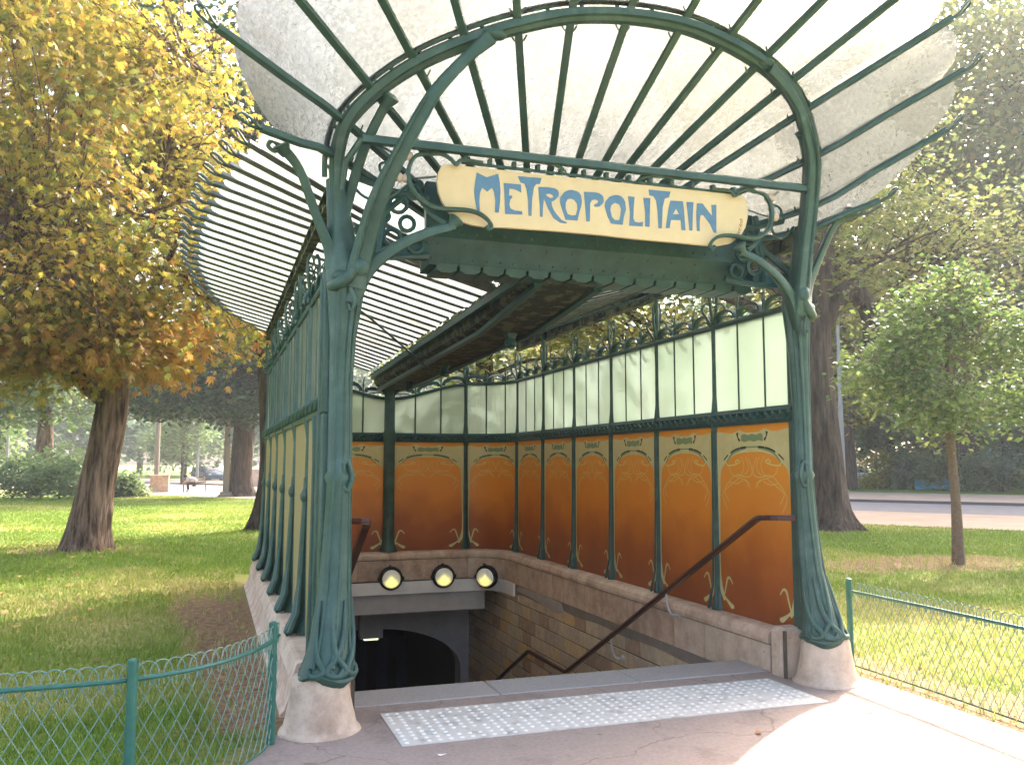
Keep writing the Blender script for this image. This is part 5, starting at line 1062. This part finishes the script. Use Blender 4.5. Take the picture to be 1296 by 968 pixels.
shr = [(41.3, 57.5, 1.6, 'leaf_yellow', 'round shrub with a rusty top beyond the road, left of the bin', .75), (43.2, 57, 1.5, 'leaf_far2', 'dark shrub beyond the road, between bin and blue tarpaulin', .5), (44.2, 56, 1.5, 'leaf_far', 'green shrub just behind the blue tarpaulin', .5), (46.6, 54, 1.3, 'leaf_far', 'low green shrub right of the young tree trunk', .6), (47.8, 54, 1.7, 'leaf_far2', 'grey green round bush at the far right', .75), (50.2, 52, 1.3, 'leaf_far', 'shrub at the right edge of the photo', .4),
       (-8.2, 46, 1.7, 'leaf_far', 'leafy bush left of the leaning trunk on the far lawn', .55), (-9.8, 48, 1.4, 'leaf_far', 'bush beside the small far left trunk', .4), (-4.6, 48, .8, 'leaf_far', 'low clipped bush right of the leaning trunk', .6), (-14, 44, 1.8, 'leaf_far', 'broad bush at the left edge of the photo', .7)]
for i, (az, d, R, mt, lab, tb) in enumerate(shr):
    b = gp(az, d); make_tree('shrub', lab, 'shrub', (b[0], b[1], .13 if road_d(b[0], b[1]) > 33.5 else 0), [(0, 0, 0), (0, 0, R * .6)], [.06, .03], [((0, 0, R * .75), (R, R, R * .75))], 55, 60, .20, 'oval', mt, 'bark_dark', crad=.55, hole=.2, seed=80 + i, limbs=6, tintb=tb, limb_r=.03)
for az, d, lab in ((-9.1, 52, 'slim dark trunked tree on the far left lawn'),):
    b = gp(az, d); make_tree('lawn_tree', lab, 'tree', b, [(0, 0, 0), (0, 0, 2.5), (0, 0, 7)], [.55, .42, .15], [((0, 0, 6.5), (4.5, 3, 3.2)), ((-3, 0, 5), (3, 2, 1.6))], 130, 60, .32, 'oval', 'leaf_far', 'bark', crad=1.3, hole=.36, seed=95, limbs=12)
make_tree('small_street_tree', 'small round green tree beside the road under the dark evergreen boughs', 'tree', gp(-1.6, 74), [(0, 0, 0), (0, 0, 2.4), (0, 0, 4.5)], [.14, .10, .04], [((0, 0, 4.4), (2.0, 1.8, 1.9))], 60, 60, .26, 'oval', 'leaf_far', 'bark_dark', crad=.8, hole=.25, seed=97, limbs=8)

# ------------------------------------------------------------------ things on and beyond the lawn
def pole(az, d, h, r, label, arm=0, mt='wood', name='lamp_post', cat='post'):
    b = gp(az, d); t = thing(name, label, cat, b); m = MB().tube([(b[0], b[1], z) for z in (0, .25, .3, h * .5, h)], [r * 1.9, r * 1.8, r, r * .85, r * .6], n=10); m.build('shaft', mt, t, smooth=True)
    MB().lathe((b[0], b[1], 0), [(r * 2.6, 0), (r * 2.6, .08), (r * 1.8, .16)], 10).build('base', mt, t)
    if arm: m = MB().tube(catmull([(b[0], b[1], h - .1), (b[0] + .2, b[1], h + .5), (b[0] + arm, b[1], h + .7)], 5), r * .5, n=6); m.box(b[0] + arm - .1, b[0] + arm + .45, b[1] - .12, b[1] + .12, h + .62, h + .76, c=.03); m.build('lamp_arm', mt, t)
    return t
pole(-3.05, 62, 8.5, .17, 'thick weathered pole beside the pinkish concrete box on the left', 1.2); pole(-.75, 74, 9, .12, 'slender lamp post right of the small round street tree', 1.2, 'post'); pole(.95, 46, 7, .16, 'smooth pale post right against the dark evergreen trunk', 1.0, 'wood'); pole(2.95, 72, 9, .12, 'lamp post between dark evergreen and iron entrance', 1.2, 'wood')
pole(39.3, 50, 9, .15, 'tall grey lamp post beyond the road beside the massive trunk', 1.2, 'post'); pole(-10.9, 66, 8, .10, 'thin grey lamp post at the far left beyond the bushes', 1.0, 'post')
def boxthing(name, label, cat, az, d, w_, dp, h, mt, lid=True, z=0):
    b = gp(az, d); t = thing(name, label, cat, (b[0], b[1], z)); MB().box(b[0] - w_ / 2, b[0] + w_ / 2, b[1] - dp / 2, b[1] + dp / 2, z, z + h, c=.02).build('body', mt, t)
    if lid: MB().box(b[0] - w_ / 2 - .03, b[0] + w_ / 2 + .03, b[1] - dp / 2 - .03, b[1] + dp / 2 + .03, z + h + .002, z + h + .06, c=.01).build('lid', mt, t)
    MB().box(b[0] - w_ * .35, b[0] + w_ * .35, b[1] - dp / 2 - .012, b[1] - dp / 2 + .01, z + h * .12, z + h * .85).build('door', mt, t); return t
boxthing('concrete_box', 'square pinkish concrete cabinet at the edge of the left lawn', 'cabinet', -2.85, 55, 1.0, .7, .95, 'stone')
boxthing('grey_cabinet', 'small pale cabinet right of the dark evergreen', 'cabinet', 2.9, 66, 1.1, .7, 1.2, 'stone')
boxthing('litter_bin', 'light green litter bin beyond the road by the round shrub', 'bin', 42.35, 56.5, .7, .6, 1.0, 'leaf_young', z=.13)
b = gp(44.6, 55.5); t = thing('blue_tarpaulin', 'long blue covered bench beyond the road behind the young tree', 'covered bench', (b[0], b[1], .13)); dxy = np.array((math.cos(math.radians(44.6)), -math.sin(math.radians(44.6)), 0)); c = np.array(b) + (0, 0, .13)
m = MB(); m.tube([c - dxy * 1.3 + (0, 0, .32), c + (0, 0, .38), c + dxy * 1.3 + (0, 0, .32)], .3, prof=[(-1, -.9), (1, -.9), (1.05, .3), (.4, 1), (-.5, 1), (-1.05, .2)]); m.build('cover', 'benchblue', t)
for s_ in (-1, 0, 1): MB().box(c[0] + dxy[0] * 1.1 * s_ - .05, c[0] + dxy[0] * 1.1 * s_ + .05, c[1] + dxy[1] * 1.1 * s_ - .2, c[1] + dxy[1] * 1.1 * s_ + .2, .13, .25).build('leg', 'post', t)
for i, az in enumerate((-6.3, -5.6, -4.9, -4.2)):
    b = gp(az, 62); t = thing('railing', 'low dark railing panel by the road, %s of four' % ('first', 'second', 'third', 'last')[i], 'railing', b, 'low railings by the road'); m = MB()
    for k in range(5): m.tube([(b[0] + k * .18 - .36, b[1], 0), (b[0] + k * .18 - .36, b[1], .95)], .018, n=5)
    tag(m.build('bars', 'post', t), kind='stuff'); MB().tube([(b[0] - .42, b[1], .95), (b[0] + .42, b[1], .95)], .03, n=6).build('top_bar', 'post', t)
b = gp(3.0, 68); t = thing('warning_sign', 'triangular road sign on a post beside the entrance, far away', 'road sign', (b[0], b[1], 0)); MB().tube([(b[0], b[1], 0), (b[0], b[1], 2.1)], .035, n=6).build('pole', 'post', t)
MB().add([(b[0] - .42, b[1] - .05, 1.75), (b[0] + .42, b[1] - .05, 1.75), (b[0], b[1] - .05, 2.45), (b[0] - .42, b[1] - .02, 1.75), (b[0] + .42, b[1] - .02, 1.75), (b[0], b[1] - .02, 2.45)], [(0, 1, 2), (5, 4, 3), (0, 3, 4, 1), (1, 4, 5, 2), (2, 5, 3, 0)]).build('plate', 'bracket', t)

def make_car(label, pos, heading, paint):
    """hatchback lofted from side profile; heading = direction of the nose in degrees from +Y"""
    t = thing('parked_car', label, 'car', (0, 0, 0)); L2 = 2.05
    low = [(-2.05, .32), (-2.08, .55), (-2.05, .82), (-1.95, .95)]; sec = []
    xs = np.linspace(-2.08, 2.08, 27)
    topz = lambda x: np.interp(x, [-2.08, -2.0, -1.6, -1.2, -.3, .35, .95, 1.25, 1.9, 2.08], [.75, .96, 1.18, 1.40, 1.47, 1.42, 1.08, .96, .80, .60])
    belt = lambda x: np.interp(x, [-2.08, -1.9, 1.0, 1.9, 2.08], [.70, .92, .90, .76, .58])
    m = MB(); V = []; F = []
    for x in xs:
        w_ = .86 - .16 * max(0, (abs(x) - 1.5) / .58) ** 2; zt, zb = topz(x), min(belt(x), topz(x) - .02); wt = w_ - .20 * max(0, (zt - zb) / .55)
        V += [(-w_ * .92, x, .24), (-w_, x, .42), (-w_, x, zb - .12), (-w_ * .97, x, zb), (-wt, x, zt - .05), (-wt * .8, x, zt), (wt * .8, x, zt), (wt, x, zt - .05), (w_ * .97, x, zb), (w_, x, zb - .12), (w_, x, .42), (w_ * .92, x, .24)]
    n_ = 12
    for i in range(len(xs) - 1):
        for k in range(n_): F.append((i * n_ + k, i * n_ + (k + 1) % n_, (i + 1) * n_ + (k + 1) % n_, (i + 1) * n_ + k))
    F += [tuple(range(n_)), tuple((len(xs) - 1) * n_ + k for k in range(n_ - 1, -1, -1))]
    m.add(V, F).build('body', paint, t, smooth=True)
    for s_ in (-1, 1):
        for a, c_ in ((-1.35, -.62), (-.55, .25), (.3, .85)):
            pts = [(a, .95), (c_, .95), (c_ - .03, topz(c_) - .09), (a + .06, topz(a) - .09)]
            def sidex(x, z): w_ = .86; return s_ * (w_ * .97 + (-.20 * max(0, (topz(x) - belt(x)) / .55) + w_ * .03) * (z - belt(x)) / max(topz(x) - .05 - belt(x), .1) + .006)
            MB().add([(sidex(x, z), x, z) for x, z in pts], [(0, 1, 2, 3)]).build('side_window', 'carglass', t)
        for y in (-1.28, 1.30):
            w = MB().lathe((s_ * .70, y, .31), [(.10, -.02), (.29, 0), (.315, .03), (.315, .17), (.29, .19)], 18, axis=(s_, 0, 0)).build('wheel', 'tyre', t); MB().lathe((s_ * .885, y, .31), [(.20, 0), (.17, .012), (.05, .02)], 12, axis=(s_, 0, 0)).build('rim', 'bracket', w)
        MB().box(s_ * .66 - .14, s_ * .66 + .14, 1.93, 2.03, .60, .70, c=.02).build('headlight', 'glow_grey', t); MB().box(s_ * .68 - .12, s_ * .68 + .12, -2.08, -1.98, .72, .86, c=.02).build('tail_light', 'sig', t)
    MB().add([(-.58, 1.12, 1.03), (.58, 1.12, 1.03), (.52, .44, 1.405), (-.52, .44, 1.405)], [(0, 1, 2, 3)]).build('windscreen', 'carglass', t)
    MB().add([(-.56, -1.98, .99), (.56, -1.98, .99), (.50, -1.30, 1.37), (-.50, -1.30, 1.37)], [(3, 2, 1, 0)]).build('rear_window', 'carglass', t)
    t.location = pos; t.rotation_euler = (0, 0, -math.radians(heading)); return t
b = gp(-.15, 88); make_car('silver blue hatchback stopped on the road beyond the left lawn', (b[0], b[1], .024), -205, 'carpaint')
b = gp(39.6, 62); make_car('white hatchback parked beyond the road behind the massive trunk', (b[0], b[1], .14), 120, 'carwhite')

# the hunched figure on a bench at the far lawn edge
b = gp(-1.0, 54); bx0, by0 = b[0], b[1]
t = thing('park_bench', 'slatted bench at the lawn edge with a bent over person', 'bench', b)
for k in range(4): MB().box(bx0 - .55, bx0 + .75, by0 + .06 + k * .10, by0 + .14 + k * .10, .42, .45).build('slat', 'wood', t)
for k in range(3): MB().box(bx0 - .55, bx0 + .75, by0 + .46 + k * .02, by0 + .48 + k * .02, .52 + k * .12, .61 + k * .12).build('slat', 'wood', t)
for x in (bx0 - .5, bx0 + .68): MB().box(x, x + .05, by0 + .05, by0 + .50, .0, .42).build('leg', 'black', t)
def skin(name, verts, edges, radii, mt, parent, root=0):
    me = bpy.data.meshes.new(name); me.from_pydata(verts, edges, []); o = bpy.data.objects.new(name, me); C.objects.link(o)
    md = o.modifiers.new('s', 'SKIN'); sb = o.modifiers.new('u', 'SUBSURF'); sb.levels = sb.render_levels = 2
    for i, r in enumerate(radii): me.skin_vertices[0].data[i].radius = (r, r); me.skin_vertices[0].data[i].use_root = (i == root)
    dg = bpy.context.evaluated_depsgraph_get(); m2 = bpy.data.meshes.new_from_object(o.evaluated_get(dg)); bpy.data.objects.remove(o)
    m2.materials.clear(); m2.materials.append(M[mt]); o = bpy.data.objects.new(name, m2); C.objects.link(o)
    for p_ in m2.polygons: p_.use_smooth = True
    o.parent = parent; return o
pe = thing('person', 'person in a pale grey shirt hunched forward on the far bench', 'person', (bx0, by0, 0))
J = [(.22, .22, .52), (.10, .20, .72), (-.12, .18, .86), (-.28, .17, .92), (-.40, .16, .90),            # pelvis, spine, chest, neck, head
     (-.20, .02, .84), (-.34, .0, .62), (-.48, .06, .50), (-.56, .08, .47), (-.20, .34, .84), (-.34, .36, .62), (-.48, .28, .50), (-.56, .24, .47),   # arms
     (.10, .12, .50), (-.26, .08, .50), (-.22, .06, .10), (-.36, .05, .04), (.10, .32, .50), (-.26, .34, .50), (-.22, .36, .10), (-.36, .37, .04)]
skin('body', J, [(0, 1), (1, 2), (2, 3), (3, 4), (2, 5), (5, 6), (6, 7), (7, 8), (2, 9), (9, 10), (10, 11), (11, 12), (0, 13), (13, 14), (14, 15), (15, 16), (0, 17), (17, 18), (18, 19), (19, 20)],
     [.15, .14, .15, .06, .10, .065, .045, .035, .04, .065, .045, .035, .04, .09, .07, .05, .045, .09, .07, .05, .045], 'skin', pe)
skin('shirt', [(.20, .22, .56), (.10, .20, .73), (-.12, .18, .875), (-.20, .02, .85), (-.34, .0, .63), (-.20, .34, .85), (-.34, .36, .63)], [(0, 1), (1, 2), (2, 3), (3, 4), (2, 5), (5, 6)], [.17, .16, .17, .085, .06, .085, .06], 'cloth', pe)
skin('trousers', [(.22, .22, .50), (.10, .12, .50), (-.26, .08, .50), (-.22, .06, .14), (.10, .32, .50), (-.26, .34, .50), (-.22, .36, .14)], [(0, 1), (1, 2), (2, 3), (0, 4), (4, 5), (5, 6)], [.165, .10, .085, .065, .10, .085, .065], 'cloth2', pe)
MB().sphere((-.39, .16, .945), (.115, .10, .09), 12, 8).build('hair', 'hair', None).parent = pe
# distant facades above the trees at the right
b = gp(50.5, 120)
t = thing('apartment_building', 'pale stone apartment block with zinc roof glimpsed behind trees at the far right', 'building', (b[0], b[1], 0))
MB().box(b[0] - 14, b[0] + 14, b[1] - 7, b[1] + 7, 0, 15, c=.1).build('wall', 'facade', t)
MB().add([(b[0] - 14, b[1] - 7, 15.01), (b[0] + 14, b[1] - 7, 15.01), (b[0] + 14, b[1] + 7, 15.01), (b[0] - 14, b[1] + 7, 15.01), (b[0] - 12, b[1] - 5, 18), (b[0] + 12, b[1] - 5, 18), (b[0] + 12, b[1] + 5, 18), (b[0] - 12, b[1] + 5, 18)], [(0, 1, 5, 4), (1, 2, 6, 5), (2, 3, 7, 6), (3, 0, 4, 7), (4, 5, 6, 7)]).build('roof', 'roofz', t)
for r in range(4):
    for k in range(9): x = b[0] - 12.5 + k * 3; MB().box(x, x + 1.2, b[1] - 7.06, b[1] - 6.9, 1.2 + r * 3.5, 3.4 + r * 3.5).build('window', 'carglass', t)

# ------------------------------------------------------------------ air
hz = bpy.data.materials.new('air'); hz.use_nodes = True; hn = hz.node_tree.nodes; hn.remove(hn['Principled BSDF'])
pv = hn.new('ShaderNodeVolumePrincipled'); pv.inputs['Density'].default_value = .0010; pv.inputs['Color'].default_value = (.93, .95, 1, 1); pv.inputs['Anisotropy'].default_value = .3
hz.node_tree.links.new(pv.outputs[0], hn['Material Output'].inputs['Volume']); M['air'] = hz
o = MB().box(-190, 190, -60, 260, -6, 26).build('haze', 'air'); tag(o, kind='stuff')
